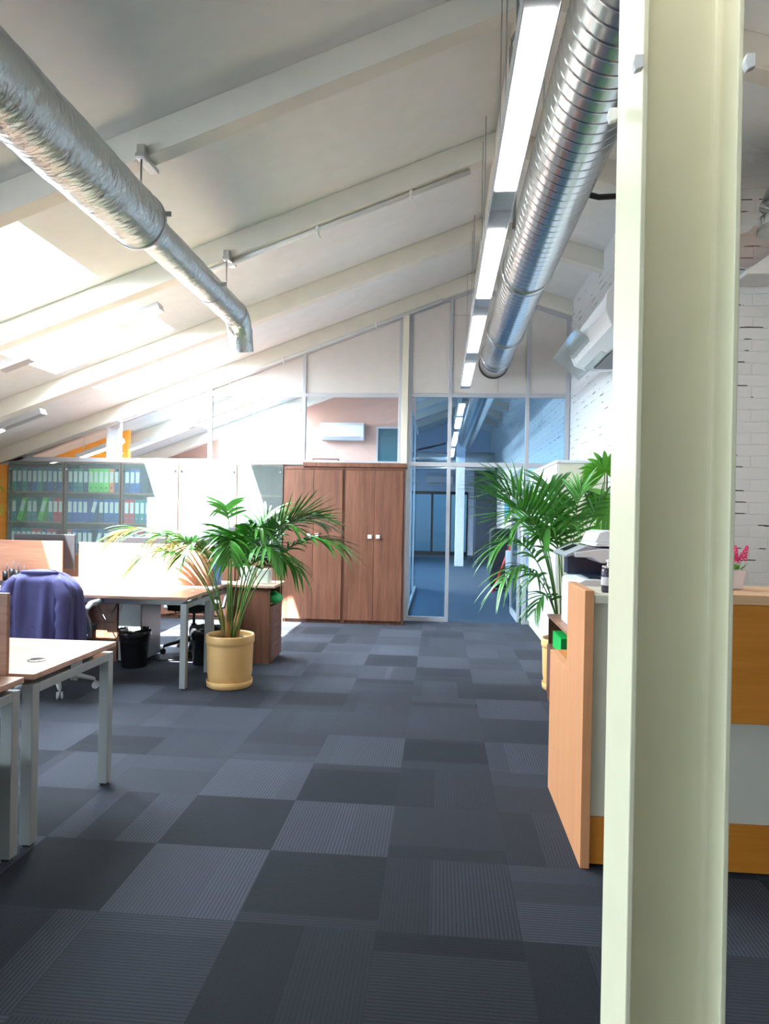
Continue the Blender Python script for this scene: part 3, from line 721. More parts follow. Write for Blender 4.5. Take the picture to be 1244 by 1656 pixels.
rowsB = {
 (0, 1.64): 'teal,dark blue,teal,dark blue,blue,teal,dark blue,blue,dark blue,blue'.split(','),
 (1, 1.64): 'dark blue,teal,teal,dark blue,green,green,green,green,orange,dark blue'.split(','),
 (2, 1.64): 'dark blue,blue,blue'.split(','),
 (0, 1.235): 'teal,green/,teal,teal,green/,teal,red,red'.split(','),
 (1, 1.235): 'blue,indigo,blue,indigo,blue/,dark blue,blue,blue,blue,blue'.split(','),
 (2, 1.235): 'red,red,teal,teal,blue,blue'.split(','),
 (0, .82): 'teal,dark blue,teal,teal,red,red,dark blue,red,red'.split(','),
 (1, .82): 'red,blue,dark blue,blue,dark blue,blue/,dark blue'.split(','),
 (2, .82): 'dark blue,blue,red,red,blue'.split(','),
}
for (u, z), cols in rowsB.items():
    x = BC[u][0]+.028; g = 'ring binders on the %s of the %s' % (shelfn[z], bnames[u])
    for i, c in enumerate(cols):
        lean = 0
        if c.endswith('/'): c = c[:-1]; lean = .26
        if x+.07+(.09 if lean else 0) > BC[u][1]-.02: break
        binder(x+.001, z+.001+(.0185 if lean else 0), c, lean, '%s ring binder%s, %s from left, %s, %s' % (c, ' leaning' if lean else '', ordn[i], shelfn[z], bnames[u]), g)
        x += .0715+(.078 if lean else 0)

# white cabinet on the right
t = thing('office_cabinet', 'tall white and cream cabinet against the brick wall behind the right palm', 'cabinet', (1.42, 7.9, 0))
bm = newbm(); box(bm, 1.19, 1.665, 6.95, 8.98, .0, 1.98); obj('body', bm, M_CREAML, t, .003)
bm = newbm(); box(bm, 1.165, 1.67, 6.93, 8.99, 1.981, 2.01); obj('top_board', bm, M_PLAST, t, .003)
for i in range(4):
    bm = newbm(); a = 6.95+i*.5075; box(bm, 1.17, 1.189, a+.002, a+.5055, .07, 1.975); d = obj('door', bm, M_PLAST, t, .002)
    bm = newbm(); yy = a+.46 if i % 2 == 0 else a+.045; box(bm, 1.150, 1.17, yy-.008, yy+.008, .98, 1.10); obj('handle', bm, M_STEEL, d, .002)

# ================================================================== DESKS
def desk(x0, x1, y0, y1, lab, group, legs=(1, 1), grom=None):
    t = thing('office_desk', lab, 'desk', ((x0+x1)/2, (y0+y1)/2, 0), group)
    bm = newbm(); box(bm, x0, x1, y0, y1, .715, .74); obj('desktop', bm, M_WALT, t, .003)
    for side, xa in (('l', x0+.01), ('r', x1-.06)):
        for ya in (y0+.01, y1-.06):
            bm = newbm(); box(bm, xa, xa+.05, ya, ya+.05, .012, .69); L_ = obj('leg', bm, M_GREYM, t, .003)
            bm = newbm(); box(bm, xa+.01, xa+.04, ya+.01, ya+.04, 0, .012); obj('foot', bm, M_BLACK, L_)
        bm = newbm(); box(bm, xa, xa+.05, y0+.06, y1-.06, .65, .69); obj('cross_rail', bm, M_GREYM, t, .003)
        bm = newbm(); box(bm, xa+.005, xa+.045, (y0+y1)/2-.05, (y0+y1)/2+.05, .69, .715); obj('spacer', bm, M_GREYM, t)
    bm = newbm()
    for ya in (y0+.12, y1-.16): box(bm, x0+.06, x1-.06, ya, ya+.04, .66, .70)
    obj('long_rail', bm, M_GREYM, t, .002)
    if grom:
        bm = newbm(); lathe(bm, [(.022, 0), (.040, 0), (.040, .003), (.034, .005), (.022, .005)], grom, 28, .74); g_ = obj('grommet', bm, M_CHROME, t); g_['label'] = 'round chrome cable grommet'
        bm = newbm(); lathe(bm, [(.001, .0), (.022, 0), (.022, .003), (.001, .003)], grom, 20, .74); obj('grommet_lid', bm, M_PLASTG, t)
def divider(x0, x1, y, z0, z1, lab, group='walnut desk dividers'):
    bm = newbm(); box(bm, x0, x1, y-.009, y+.009, z0, z1); tag(obj('desk_divider', bm, M_WALX, None, .003), lab, 'divider', group)
desk(-3.10, -1.69, 2.705, 3.43, 'walnut desk with a round grommet in the left foreground', 'foreground walnut desks', grom=(-1.83, 2.95))
desk(-3.10, -1.70, 1.945, 2.655, 'nearest walnut desk cut off by the left edge', 'foreground walnut desks')
divider(-3.1, -1.79, 2.682, .60, 1.081, 'walnut divider panel standing between the two foreground desks')
desk(-3.385, -1.985, 5.20, 5.83, 'sunlit desk beside the big potted palm, on the near side', 'walnut desks in the middle group')
desk(-3.385, -2.0, 5.87, 6.50, 'desk behind the sunlit divider, next to the drawer pedestal', 'walnut desks in the middle group')
desk(-4.80, -3.395, 5.20, 5.83, 'desk in front of the purple jacket chair at the left edge', 'walnut desks in the middle group')
desk(-4.80, -3.395, 5.87, 6.50, 'desk behind the left divider, holding the black monitor', 'walnut desks in the middle group')
divider(-3.245, -2.0, 5.85, .76, 1.125, 'sunlit walnut divider panel behind the palm')
divider(-4.70, -3.405, 5.85, .76, 1.130, 'walnut divider panel left of the black monitor')

# pedestal with drawers at the end of the bench
t = thing('drawer_pedestal', 'walnut drawer pedestal with an open niche behind the potted palm', 'drawers', (-1.8, 6.4, 0))
X0, X1, Y0, Y1 = -1.965, -1.56, 6.22, 6.64
bm = newbm(); box(bm, X0, X1-.018, Y0, Y0+.018, .0, .70); box(bm, X0, X1-.018, Y1-.018, Y1, 0, .70); box(bm, X0, X0+.018, Y0+.018, Y1-.018, 0, .70)
box(bm, X0+.018, X1-.018, Y0+.018, Y1-.018, 0, .03); box(bm, X0+.018, X1-.018, Y0+.018, Y1-.018, .55, .565); obj('body', bm, M_WALV, t, .002)
bx('top_board', X0-.03, X1+.03, Y0-.02, Y1+.02, .715, .74, M_WALT, t); bx('spacer', X0+.05, X1-.05, Y0+.05, Y1-.05, .70, .715, M_GREYM, t)
for i in range(3):
    z0 = .03+i*.172
    bm = newbm(); box(bm, X1-.017, X1, Y0+.003, Y1-.003, z0, z0+.168); d = obj('drawer', bm, M_WALV, t, .002)
    bm = newbm(); box(bm, X1, X1+.02, 6.40, 6.46, z0+.10, z0+.112); obj('handle', bm, M_CHROME, d)
bm = newbm(); tube(bm, [(-1.70, 6.36, .60), (-1.575, 6.38, .585), (-1.55, 6.42, .60), (-1.60, 6.48, .62), (-1.70, 6.5, .6)], [.02, .045, .05, .045, .02], 10)
tag(obj('green_pouch', bm, plain('green_plastic', (.02, .42, .10), .5), None), 'crumpled green bag in the open niche of the drawer pedestal', 'bag')
bm = newbm(); box(bm, -1.74, -1.62, 6.32, 6.45, .741, .88); tag(obj('plastic_container', bm, glass('cloudy_plastic', (.8, .9, .85), 1, .1, .5, (.75, .82, .76)), None, .008), 'clear plastic container on the drawer pedestal', 'container')
bm = newbm(); box(bm, -1.90, -1.78, 6.33, 6.42, .741, .90); tag(obj('white_box', bm, M_PLAST, None, .004), 'small white box on the drawer pedestal left of the clear container', 'box')
bm = newbm(); box(bm, -2.10, -2.06, 6.02, 6.27, .741, 1.02); tag(obj('blue_folder', bm, plain('blue_card', (.03, .16, .5), .5), None, .002), 'blue folder upright on the far desk behind the palm fronds', 'folder')

# under desk pieces
t = thing('computer_cabinet', 'grey cabinet under the middle desks behind the waste bin', 'cabinet', (-2.9, 6.3, 0))
bm = newbm(); box(bm, -2.96, -2.74, 6.05, 6.48, .02, .56); obj('body', bm, M_GREYM, t, .004)
bm = newbm(); box(bm, -2.955, -2.745, 6.035, 6.049, .03, .55); obj('front_panel', bm, M_GREYM, t, .003)
bm = newbm(); box(bm, -3.36, -2.98, 6.08, 6.46, 0, .56); p_ = obj('drawer_pedestal', bm, M_WALV, None, .003); tag(p_, 'dark walnut pedestal under the middle desks left of the grey cabinet', 'drawers')
for i in range(3):
    bm = newbm(); box(bm, -3.355, -2.985, 6.065, 6.079, .03+i*.175, .195+i*.175); d = obj('drawer', bm, M_WALV, p_, .002)
bm = newbm(); tube(bm, [(-2.74, 6.2, .02), (-2.6, 6.15, .012), (-2.42, 6.22, .012), (-2.3, 6.4, .1), (-2.28, 6.46, .5), (-2.28, 6.46, .7)], .006, 6)
tag(obj('floor_cable', bm, M_BLACK), 'black cord trailing from the grey cabinet across the carpet', 'cord')
bm = newbm(); tube(bm, [(-3.2, 6.03, .70), (-3.15, 6.0, .55), (-3.05, 5.98, .4), (-2.98, 5.99, .5), (-2.9, 6.0, .68)], .006, 6)
tag(obj('floor_cable', bm, M_BLACK), 'black cord looping under the middle desk in front of the pedestals', 'cord')

def bin_(x, y, lab, h=.34):
    t = thing('waste_bin', lab, 'bin', (x, y, 0), 'black mesh waste bins')
    bm = newbm(); lathe(bm, [(.105, 0), (.108, .004), (.135, h-.01), (.139, h-.008), (.139, h), (.133, h), (.131, h-.02), (.103, .012), (.001, .012)], (x, y), 28); obj('bucket', bm, M_BLACK, t)
    bm = newbm()
    n = 36; R0 = []
    for rr, z in ((.130, h-.10), (.134, h+.002), (.141, h+.006), (.145, h-.03), (.143, h-.06)):
        R0.append([bm.verts.new((x+(rr+random.uniform(0, .005))*math.cos(2*PI*i/n), y+(rr+random.uniform(0, .005))*math.sin(2*PI*i/n), z+random.uniform(-.008, .008))) for i in range(n)])
    for a in range(len(R0)-1):
        for i in range(n): f = bm.faces.new((R0[a][i], R0[a][(i+1) % n], R0[a+1][(i+1) % n], R0[a+1][i])); f.smooth = True
    obj('bin_liner', bm, plain('bin_liner_film', (.012, .012, .014), .25), t, fix=False)
bin_(-2.76, 5.95, 'black waste bin under the middle desk, beside the purple jacket chair')
bin_(-2.17, 6.15, 'black waste bin behind the potted palm, under the desk end')
bin_(-1.93, 2.42, 'black waste bin under the nearest desk at the left edge', .40)

# monitors, keyboard, organiser
def monitor(x, y, lab, w=.56, top=1.17, rz=0):
    t = thing('computer_monitor', lab, 'monitor', (0, 0, 0), 'monitors on the middle desks')
    h = w*.58
    bm = newbm(); box(bm, -w/2, w/2, -.012, .012, top-h-.74, top-.74); obj('casing', bm, M_BLACK, t, .005)
    bm = newbm(); box(bm, -w/2+.012, w/2-.012, .012, .0135, top-h-.74+.02, top-.74-.012); obj('screen', bm, M_SCREEN, t)
    bm = newbm(); box(bm, -w/4, w/4, -.045, -.012, top-h*.75-.74, top-h*.3-.74); obj('rear_housing', bm, M_PLASTG, t, .012)
    bm = newbm(); box(bm, -.03, .03, -.065, -.045, .01, top-h*.5-.74); obj('stand', bm, M_BLACK, t, .004)
    bm = newbm(); box(bm, -.12, .12, -.13, .04, 0, .012); obj('base', bm, M_BLACK, t, .004)
    t.location = (x, y, .741); t.rotation_euler = (0, 0, rz)
monitor(-3.80, 6.22, 'black monitor seen in the gap between the two dividers', .58, 1.175, .12)
monitor(-2.86, 6.24, 'monitor peeking over the top of the sunlit divider', .52, 1.165)
t = thing('keyboard', 'grey keyboard on the desk left of the purple jacket', 'keyboard', (-4.0, 5.45, .741))
bm = newbm(); box(bm, -4.22, -3.80, 5.38, 5.52, .741, .757); obj('case', bm, M_PLASTG, t, .004)
bm = newbm()
for i in range(15):
    for j in range(4): box(bm, -4.205+i*.027, -4.183+i*.027, 5.392+j*.03, 5.414+j*.03, .757, .763)
obj('keys', bm, M_BLACK, t)
t = thing('desk_organiser', 'black pen organiser in front of the left divider', 'organiser', (-3.8, 5.7, .741))
bm = newbm(); box(bm, -3.90, -3.52, 5.64, 5.80, .741, .775); obj('tray', bm, M_BLACK, t, .004)
for i, (px, h_) in enumerate(((-3.86, .10), (-3.80, .13), (-3.75, .11), (-3.70, .09))):
    bm = newbm(); lathe(bm, [(.022, 0), (.024, h_*.8), (.02, h_*.8), (.001, .02)], (px, 5.72), 14, .776); c_ = obj('pen_cup', bm, M_BLACK, t)
    bm = newbm(); tube(bm, [(px, 5.72, .79), (px+.012, 5.73, .79+h_+.03)], .004, 6); obj('pen', bm, plain('pen_ink_%d' % (i % 2), ((.02, .03, .1), (.1, .1, .12))[i % 2], .3), c_)
bm = newbm(); box(bm, -3.60, -3.42, 5.45, 5.6, .741, .765); tag(obj('paper_stack', bm, M_PLAST, None, .002), 'small stack of white paper on the desk behind the purple jacket', 'paper')

# ================================================================== CHAIRS
def chair(lab, base=M_BLACK, group='black office swivel chairs'):
    t = thing('office_chair', lab, 'chair', (0, 0, 0), group)       # faces +y
    def cushion(w, d_, h, z, y0, r=.04):
        bm = newbm(); bmesh.ops.create_cube(bm, size=1)
        bmesh.ops.subdivide_edges(bm, edges=bm.edges[:], cuts=6, use_grid_fill=True)
        for v in bm.verts:
            x, y, zz = v.co*2
            k = 1-.12*(abs(x)**4+abs(y)**4)
            v.co = Vector((x*w/2*(1-.10*abs(y)**3), y0+y*d_/2*(1-.10*abs(x)**3), z+zz*h/2*k*(1-.25*max(abs(x), abs(y))**6)))
        return bm
    obj('seat', cushion(.50, .48, .09, .47, 0), M_BLACKF, t, 0, True)
    bm = cushion(.46, .60, .07, 0, 0); rot_bm(bm, Matrix.Translation((0, -.24, .65)) @ Matrix.Rotation(math.radians(80), 4, 'X')); obj('backrest', bm, M_BLACKF, t, 0, True)
    bm = newbm(); tube(bm, [(0, -.12, .42), (0, -.27, .43), (0, -.31, .55), (0, -.28, .70)], .02, 8); obj('back_support', bm, M_BLACK, t)
    for s in (-1, 1):
        bm = newbm(); tube(bm, [(s*.22, -.02, .43), (s*.29, -.03, .44), (s*.31, -.10, .56), (s*.30, -.12, .66), (s*.29, -.02, .69), (s*.29, .16, .69)], [.018, .018, .02, .022, .024, .022], 8); obj('armrest', bm, M_PLASTG if s > 0 else M_BLACK, t)
    bm = newbm(); tube(bm, [(0, 0, .10), (0, 0, .28)], .028, 12); tube(bm, [(0, 0, .28), (0, 0, .42)], .015, 12); box(bm, -.09, .09, -.12, .1, .40, .43); obj('gas_column', bm, M_BLACK, t)
    bm = newbm(); tube(bm, [(.05, .06, .41), (.26, .10, .39)], .006, 6); tube(bm, [(-.05, .06, .41), (-.24, .12, .37)], .006, 6); obj('lever', bm, M_BLACK, t)
    for i in range(5):
        a = 2*PI*i/5+.3; c, s = math.cos(a), math.sin(a)
        bm = newbm(); tube(bm, [(0, 0, .13), (c*.12, s*.12, .12), (c*.29, s*.29, .075)], [.03, .025, .016], 8); q = obj('base_arm', bm, base, t)
        bm = newbm()
        for w in (-.014, .014):
            n_ = Vector((-s, c, 0)); pc = Vector((c*.30, s*.30, .028))+n_*w
            tube(bm, [tuple(pc-n_*.008), tuple(pc+n_*.008)], .028, 14)
        tube(bm, [(c*.30, s*.30, .03), (c*.29, s*.29, .08)], .007, 6)
        obj('caster', bm, base if base is not M_BLACK else M_RUBBER, q)
    return t
c1 = chair('black swivel chair carrying the purple jacket', plain('light_grey_plastic', (.5, .52, .55), .4)); 
c2 = chair('black swivel chair on the far side of the desk behind the palm'); c2.location = (-2.47, 6.66, 0); c2.rotation_euler = (0, 0, math.radians(195))
c1.location = (-3.0, 5.08, 0); c1.rotation_euler = (0, 0, math.radians(2))

# jacket over the chair back
t = thing('jacket', 'purple blue jacket draped over the back of a swivel chair', 'jacket', (-3.0, 4.95, 0))
def fold(u, v): return (.026*math.sin(u*9+v*1.5)+.022*math.sin(u*16-2*v)+.014*math.sin(u*27+3*v))*min(1, .15+v*1.6)
bm = newbm(); NU, NV = 96, 40; G = []
for iv in range(NV+1):
    v = iv/NV; z = .97-.66*v
    half = .30 if v > .2 else .17+.13*math.sin(min(1, v/.2)*PI/2)**.7
    half += .02*v
    dep = .118 if v > .12 else .02+.098*math.sin(v/.12*PI/2)
    row = []
    for iu in range(NU):
        a = 2*PI*iu/NU; ca, sa = math.cos(a), math.sin(a)
        sx = math.copysign(abs(ca)**.75, ca); sy = math.copysign(abs(sa)**.8, sa)
        f = fold(a, v)
        row.append(bm.verts.new((-2.975+sx*(half+f*.6), 4.845+sy*(dep+f*.7), z-(.05*abs(ca)**3 if v < .3 else .0)*(1-v)-.025*math.sin(a*3)*v)))
    G.append(row)
for iv in range(NV):
    for iu in range(NU):
        f = bm.faces.new((G[iv][iu], G[iv][(iu+1) % NU], G[iv+1][(iu+1) % NU], G[iv+1][iu])); f.smooth = True
cv = bm.verts.new((-2.975, 4.85, .972))
for iu in range(NU):
    f = bm.faces.new((G[0][(iu+1) % NU], G[0][iu], cv)); f.smooth = True
obj('body', bm, M_JACKET, t, fix=False)
for s, nm in ((1, 'sleeve'), (-1, 'sleeve')):
    bm = newbm(); P = []; Rr = []
    for i in range(15):
        q = i/14; P.append((-2.975+s*(.15+.075*min(1, q*4)-.01*q*q+.004*math.sin(i*1.9)), 4.765-.015*math.sin(q*PI), .915-.52*q)); Rr.append(.03+.026*math.sin(min(1, q*4)*PI/2)-.010*q+.003*math.sin(i*2.3))
    tube(bm, P, Rr, 20); obj(nm, bm, M_JACKET, t)
bm = newbm(); P = [(-2.975+.14*math.cos(PI*i/12), 4.82-.055*math.sin(PI*i/12), .948+.006*math.sin(PI*i/12)) for i in range(13)]
tube(bm, P, [.008]+[.014]*11+[.008], 10); obj('collar', bm, M_JACKET, t)

# ================================================================== PLANTS
def bez(p0, p1, p2, p3, t):
    a = 1-t; return p0*(a**3)+p1*(3*a*a*t)+p2*(3*a*t*t)+p3*t**3
def leaflet(bm, p, d, L_, w, droop, nrm):
    """folded strip leaflet from p along d, sagging"""
    d = d.normalized(); side = d.cross(nrm)
    if side.length < 1e-3: side = d.cross(Vector((1, 0, .1)))
    side.normalize(); up = side.cross(d).normalized(); prev = None; seg = 5
    for k in range(seg+1):
        s = k/seg; c = p+d*(L_*s)+Vector((0, 0, -1))*(droop*L_*s*s)
        ww = w*(math.sin(PI*min(1, (s*.86+.14)))**.7) if k < seg else .0008
        tri = [bm.verts.new(c-side*ww*.5+up*ww*.18), bm.verts.new(c), bm.verts.new(c+side*ww*.5+up*ww*.18)]
        if prev:
            for q in (0, 1):
                f = bm.faces.new((prev[q], prev[q+1], tri[q+1], tri[q])); f.smooth = True
        prev = tri
def frond(root, base, tip, mid_lift, start, n, Ll, w, droop, mat, spread=.75, stem_r=.007, sag=.0, nm='frond'):
    p0, p3 = Vector(base), Vector(tip); h = p3-p0
    p1 = p0+Vector((h.x*.12, h.y*.12, max(.2, h.z)*.62)); p2 = p0+Vector((h.x*.55, h.y*.55, h.z+mid_lift))
    pts = [bez(p0, p1, p2, p3, i/22) for i in range(23)]
    bm = newbm()
    tube(bm, [tuple(p) for p in pts], [stem_r*(1-.75*i/22) for i in range(23)], 6)
    for f in bm.faces: f.material_index = 1
    for i in range(n):
        s = i/(n-1); t_ = start+(1-start)*s
        p = bez(p0, p1, p2, p3, t_); tg = (bez(p0, p1, p2, p3, min(1, t_+.01))-bez(p0, p1, p2, p3, t_-.01)).normalized()
        sd = tg.cross(Vector((0, 0, 1)))
        if sd.length < .15: sd = tg.cross(Vector((h.y, -h.x, .2)))
        sd.normalize(); up = sd.cross(tg).normalized()
        ln = Ll*(.55+.45*math.sin(PI*min(1, s*.75+.18)))*(1 if s < .9 else .85)
        fw_ = .45+.75*s
        for sg in (-1, 1):
            dd = sd*sg*spread+tg*fw_+up*(.22+random.uniform(-.12, .12))+Vector((random.uniform(-.08, .08),)*3)
            leaflet(bm, p, dd, ln*random.uniform(.88, 1.08), w*random.uniform(.85, 1.1), droop*random.uniform(.6, 1.3), up)
    return obj(nm, bm, [mat, M_STEM], root, 0, fix=False)
def pot(root, x, y, r, h, saucer=True):
    bm = newbm(); lathe(bm, [(r*.78, .012), (r*.86, .03), (r*.93, .12), (r*.965, h*.8), (r*.965, h-.07), (r, h-.066), (r*1.01, h-.05), (r*1.01, h-.012), (r*.99, h), (r*.93, h), (r*.92, h-.02), (r*.90, h-.06), (.001, h-.06)], (x, y), 48)
    obj('pot', bm, M_TERRA, root)
    bm = newbm(); lathe(bm, [(r*.86, 0), (r*.94, .01), (r*.96, .055), (r*.93, .058), (r*.90, .02), (.001, .012)], (x, y), 48); obj('saucer', bm, M_TERRA, root)
    bm = newbm(); n = 24; lathe(bm, [(r*.895, h-.058), (r*.89, h-.045), (r*.5, h-.038+.01), (.001, h-.03)], (x, y), n); obj('soil', bm, M_SOIL, root)
px, py, pr = -1.70, 5.42, .195
t = thing('potted_palm', 'big kentia palm in a yellow ceramic pot beside the sunlit desk', 'plant', (px, py, 0), 'kentia palms in yellow pots')
pot(t, px, py, pr, .425)
random.seed(11)
def B_(a, r=.05): return (px+r*math.cos(a), py+r*math.sin(a), .385)
F1 = [  # base angle, tip (x, y, z), lift, start, pairs, leaflet length, droop
 (3.1, (-2.62, 5.30, 1.22), .22, .62, 15, .36, .45), (2.6, (-2.32, 5.62, 1.13), .24, .58, 13, .30, .5), (3.6, (-2.38, 5.15, 1.02), .30, .55, 13, .28, .55),
 (1.6, (-1.88, 5.75, 1.46), .12, .66, 9, .26, .3), (4.4, (-1.58, 4.98, 1.12), .32, .52, 13, .30, .6), (0.3, (-1.0, 5.40, 1.40), .10, .5, 18, .40, -.02),
 (.0, (-.78, 5.30, 1.16), .24, .52, 17, .40, .45), (.8, (-1.05, 5.85, 1.33), .16, .52, 14, .36, .4), (5.4, (-1.20, 5.05, 1.08), .30, .50, 14, .32, .6),
 (1.2, (-1.42, 5.75, 1.40), .10, .55, 12, .32, .3), (5.0, (-1.35, 5.10, 1.28), .15, .5, 12, .30, .4), (4.0, (-1.96, 5.02, 1.10), .26, .55, 12, .28, .5),
 (2.2, (-1.75, 5.60, 1.10), .15, .5, 12, .30, .4), (5.9, (-1.10, 5.20, .98), .30, .55, 12, .28, .7), (3.3, (-2.30, 5.35, 1.20), .16, .6, 13, .30, .5), (.5, (-.95, 5.55, 1.36), .14, .5, 16, .40, .3), (4.8, (-1.62, 5.15, 1.22), .18, .5, 12, .34, .5), (.1, (-1.15, 5.25, 1.30), .14, .5, 14, .36, .35)]
for a, tip, lift, st, n, ll, dr_ in F1:
    frond(t, B_(a), tip, lift, st, n, ll, .030, dr_, M_LEAF)
bm = newbm()
for a in (.2, 1.0, 2.2, 3.4, 4.6):
    x, y = px+.05*math.cos(a), py+.05*math.sin(a); tube(bm, [(x, y, .38), (x+.01*math.cos(a), y, .52), (x+.04*math.cos(a), y+.03*math.sin(a), .68)], [.028, .022, .006], 8)
obj('husk', bm, M_HUSK, t)

qx, qy = 1.06, 5.72
t = thing('potted_palm', 'kentia palm in a yellow pot between the printer stand and the white cabinet', 'plant', (qx, qy, 0), 'kentia palms in yellow pots')
pot(t, qx, qy, pr, .425)
def Q_(a, r=.05): return (qx+r*math.cos(a), qy+r*math.sin(a), .385)
F2 = [(3.1, (.42, 5.75, 1.74), .10, .52, 17, .42, .12), (2.6, (.62, 5.9, 1.62), .10, .5, 15, .40, .2), (3.6, (.44, 5.45, 1.16), .30, .5, 15, .36, .5),
      (4.0, (.50, 5.40, .92), .34, .55, 13, .34, .7), (1.6, (.92, 5.95, 1.68), .08, .55, 15, .40, .3), (1.0, (1.20, 5.80, 1.66), .06, .55, 14, .36, .25),
      (.3, (1.42, 5.62, 1.62), .10, .55, 13, .34, .3), (4.6, (.82, 5.40, 1.30), .2, .5, 13, .34, .4), (5.2, (1.02, 5.36, 1.40), .12, .5, 12, .30, .3),
      (3.3, (.62, 5.5, 1.36), .2, .55, 14, .36, .4), (2.9, (.75, 5.75, .86), .25, .5, 9, .26, .5), (3.8, (.78, 5.48, .70), .3, .55, 8, .24, .4), (3.5, (.52, 5.2, 1.45), .22, .5, 17, .50, -.05), (3.4, (.40, 5.5, 1.62), .12, .6, 14, .40, .05), (2.2, (.95, 6.0, 1.5), .15, .5, 13, .36, .4)]
for a, tip, lift, st, n, ll, dr_ in F2:
    frond(t, Q_(a), tip, lift, st, n, ll, .028, dr_, M_LEAF)
# fan palm by the wall
gx, gy = 1.45, 6.35
t = thing('fan_palm', 'bright green fan palm rising behind the printer against the brick wall', 'plant', (gx, gy, 0))
bm = newbm(); lathe(bm, [(.10, 0), (.15, .28), (.155, .3), (.14, .3), (.001, .27)], (gx, gy), 28); obj('pot', bm, M_TERRA, t)
def fan(cx, cy, cz, tilt, R_, nrm_az):
    bm = newbm(); tube(bm, [(gx, gy, .27), (gx+(cx-gx)*.3, gy+(cy-gy)*.3, .9), (cx, cy, cz)], [.009, .007, .005], 8)
    for f in bm.faces: f.material_index = 1
    o = Vector((cx, cy, cz))
    for i in range(22):
        a = -2.3+4.6*i/21
        d_ = Vector((math.sin(a), -.35, math.cos(a)*tilt-.15))
        leaflet(bm, o, d_, R_*random.uniform(.85, 1.05), .055, .25, Vector((0, -1, .5)))
    obj('fan_leaf', bm, [M_LEAFL, M_STEM], t, fix=False)
fan(1.47, 6.2, 1.86, .7, .30, 0); fan(1.47, 6.0, 1.62, -.75, .30, 0); fan(1.52, 6.5, 1.3, .6, .2, 0)
# small plant at the far left
t = thing('potted_palm', 'palm partly visible at the left edge beside the glazed bookcases', 'plant', (-6.1, 8.12, 0), 'kentia palms in yellow pots'); 
pot(t, -6.1, 8.12, .17, .38)
for a in range(7):
    an = a*.9; frond(t, (-6.1+.03*math.cos(an), 8.12+.03*math.sin(an), .33), (-6.1+.42*math.cos(an), 8.12+.35*math.sin(an), 1.45+.3*math.sin(a*2.1)), .2, .5, 12, .30, .026, .4, M_LEAFL)
bm = newbm(); box(bm, -6.35, -5.85, 8.72, 8.98, 0, 2.0); box(bm, -6.33, -5.87, 8.705, 8.72, .05, 1.97)
tag(obj('side_cupboard', bm, M_BEECHX, None, .003), 'light orange wood cupboard at the left edge beside the glazed bookcases', 'cupboard')

# ================================================================== PRINTER CORNER
t = thing('printer_stand', 'dark walnut stand with an open niche under the white printer', 'cabinet', (1.15, 4.9, 0))
X0, X1, Y0, Y1, ZT = .86, 1.42, 4.44, 5.42, .67
bm = newbm(); box(bm, X0+.01, X1, Y0, Y0+.02, 0, ZT-.022); box(bm, X0+.01, X1, Y1-.02, Y1, 0, ZT-.022); box(bm, X1-.01, X1, Y0+.02, Y1-.02, 0, ZT-.022)
box(bm, X0+.01, X1-.01, Y0+.02, Y1-.02, .42, .44); box(bm, X0+.01, X1-.01, Y0+.02, Y1-.02, 0, .05); pass
obj('body', bm, M_WALV, t, .002); bx('top_board', X0, X1+.01, Y0-.01, Y1+.01, ZT-.021, ZT, M_WALX, t)
for a, b, hy in ((Y0+.022, 4.928, 4.89), (4.932, Y1-.022, 4.97)):
    bm = newbm(); box(bm, X0, X0+.01, a, b, .055, .435); d = obj('door', bm, M_WALV, t, .001)
    bm = newbm(); box(bm, X0-.02, X0, hy-.006, hy+.006, .36, .42); obj('handle', bm, M_CHROME, d)
bm = newbm(); box(bm, .885, 1.02, 4.95, 5.30, .4405, .56); tag(obj('green_box', bm, plain('green_carton', (.01, .45, .08), .45), None, .003), 'bright green box in the niche of the printer stand', 'box')

t = thing('printer', 'white multifunction laser printer on the walnut stand behind the counter', 'printer', (1.2, 4.85, ZT))
zb = ZT+.001
px0, px1, py0, py1 = .915, 1.40, 4.60, 5.12
bm = newbm(); box(bm, px0, px1, py0, py1, zb, zb+.15); obj('paper_tray', bm, M_PLAST, t, .008)
bm = newbm(); prism(bm, [(px0, zb+.153), (px1, zb+.153), (px1, zb+.345), (px0+.06, zb+.355), (px0, zb+.325)], 'y', py0, py1); obj('main_body', bm, M_PLAST, t, .008)
bm = newbm(); box(bm, px0-.0035, px0+.0005, py0+.03, py1-.03, zb+.162, zb+.33); obj('front_panel', bm, M_PLAST, t, .002)
bm = newbm(); box(bm, px0+.025, px0+.075, py0-.004, py0+.0005, zb+.10, zb+.22); obj('side_grip', bm, M_PLASTG, t, .003)
bm = newbm(); box(bm, px0+.012, px1, py1-.14, py1, zb+.3565, zb+.50); box(bm, px1-.06, px1, py0, py1-.14, zb+.3565, zb+.50); box(bm, px0+.09, px1-.06, py0+.05, py1-.14, zb+.3565, zb+.366); obj('output_bay', bm, plain('dark_navy_plastic', (.02, .03, .06), .3), t, .004)
bm = newbm(); prism(bm, [(px0-.01, zb+.50), (px0+.10, zb+.50), (px0+.16, zb+.465), (px1, zb+.465), (px1, zb+.56), (px0+.16, zb+.56), (px0-.02, zb+.535)], 'y', py0-.005, py1); obj('scanner_bed', bm, M_PLAST, t, .008)
bm = newbm(); prism(bm, [(px0-.07, zb+.515), (px0-.065, zb+.50), (px0+.08, zb+.545), (px0+.15, zb+.562), (px0+.06, zb+.575)], 'y', py0+.0, py1-.0); cp = obj('control_panel', bm, M_PLASTG, t, .003)
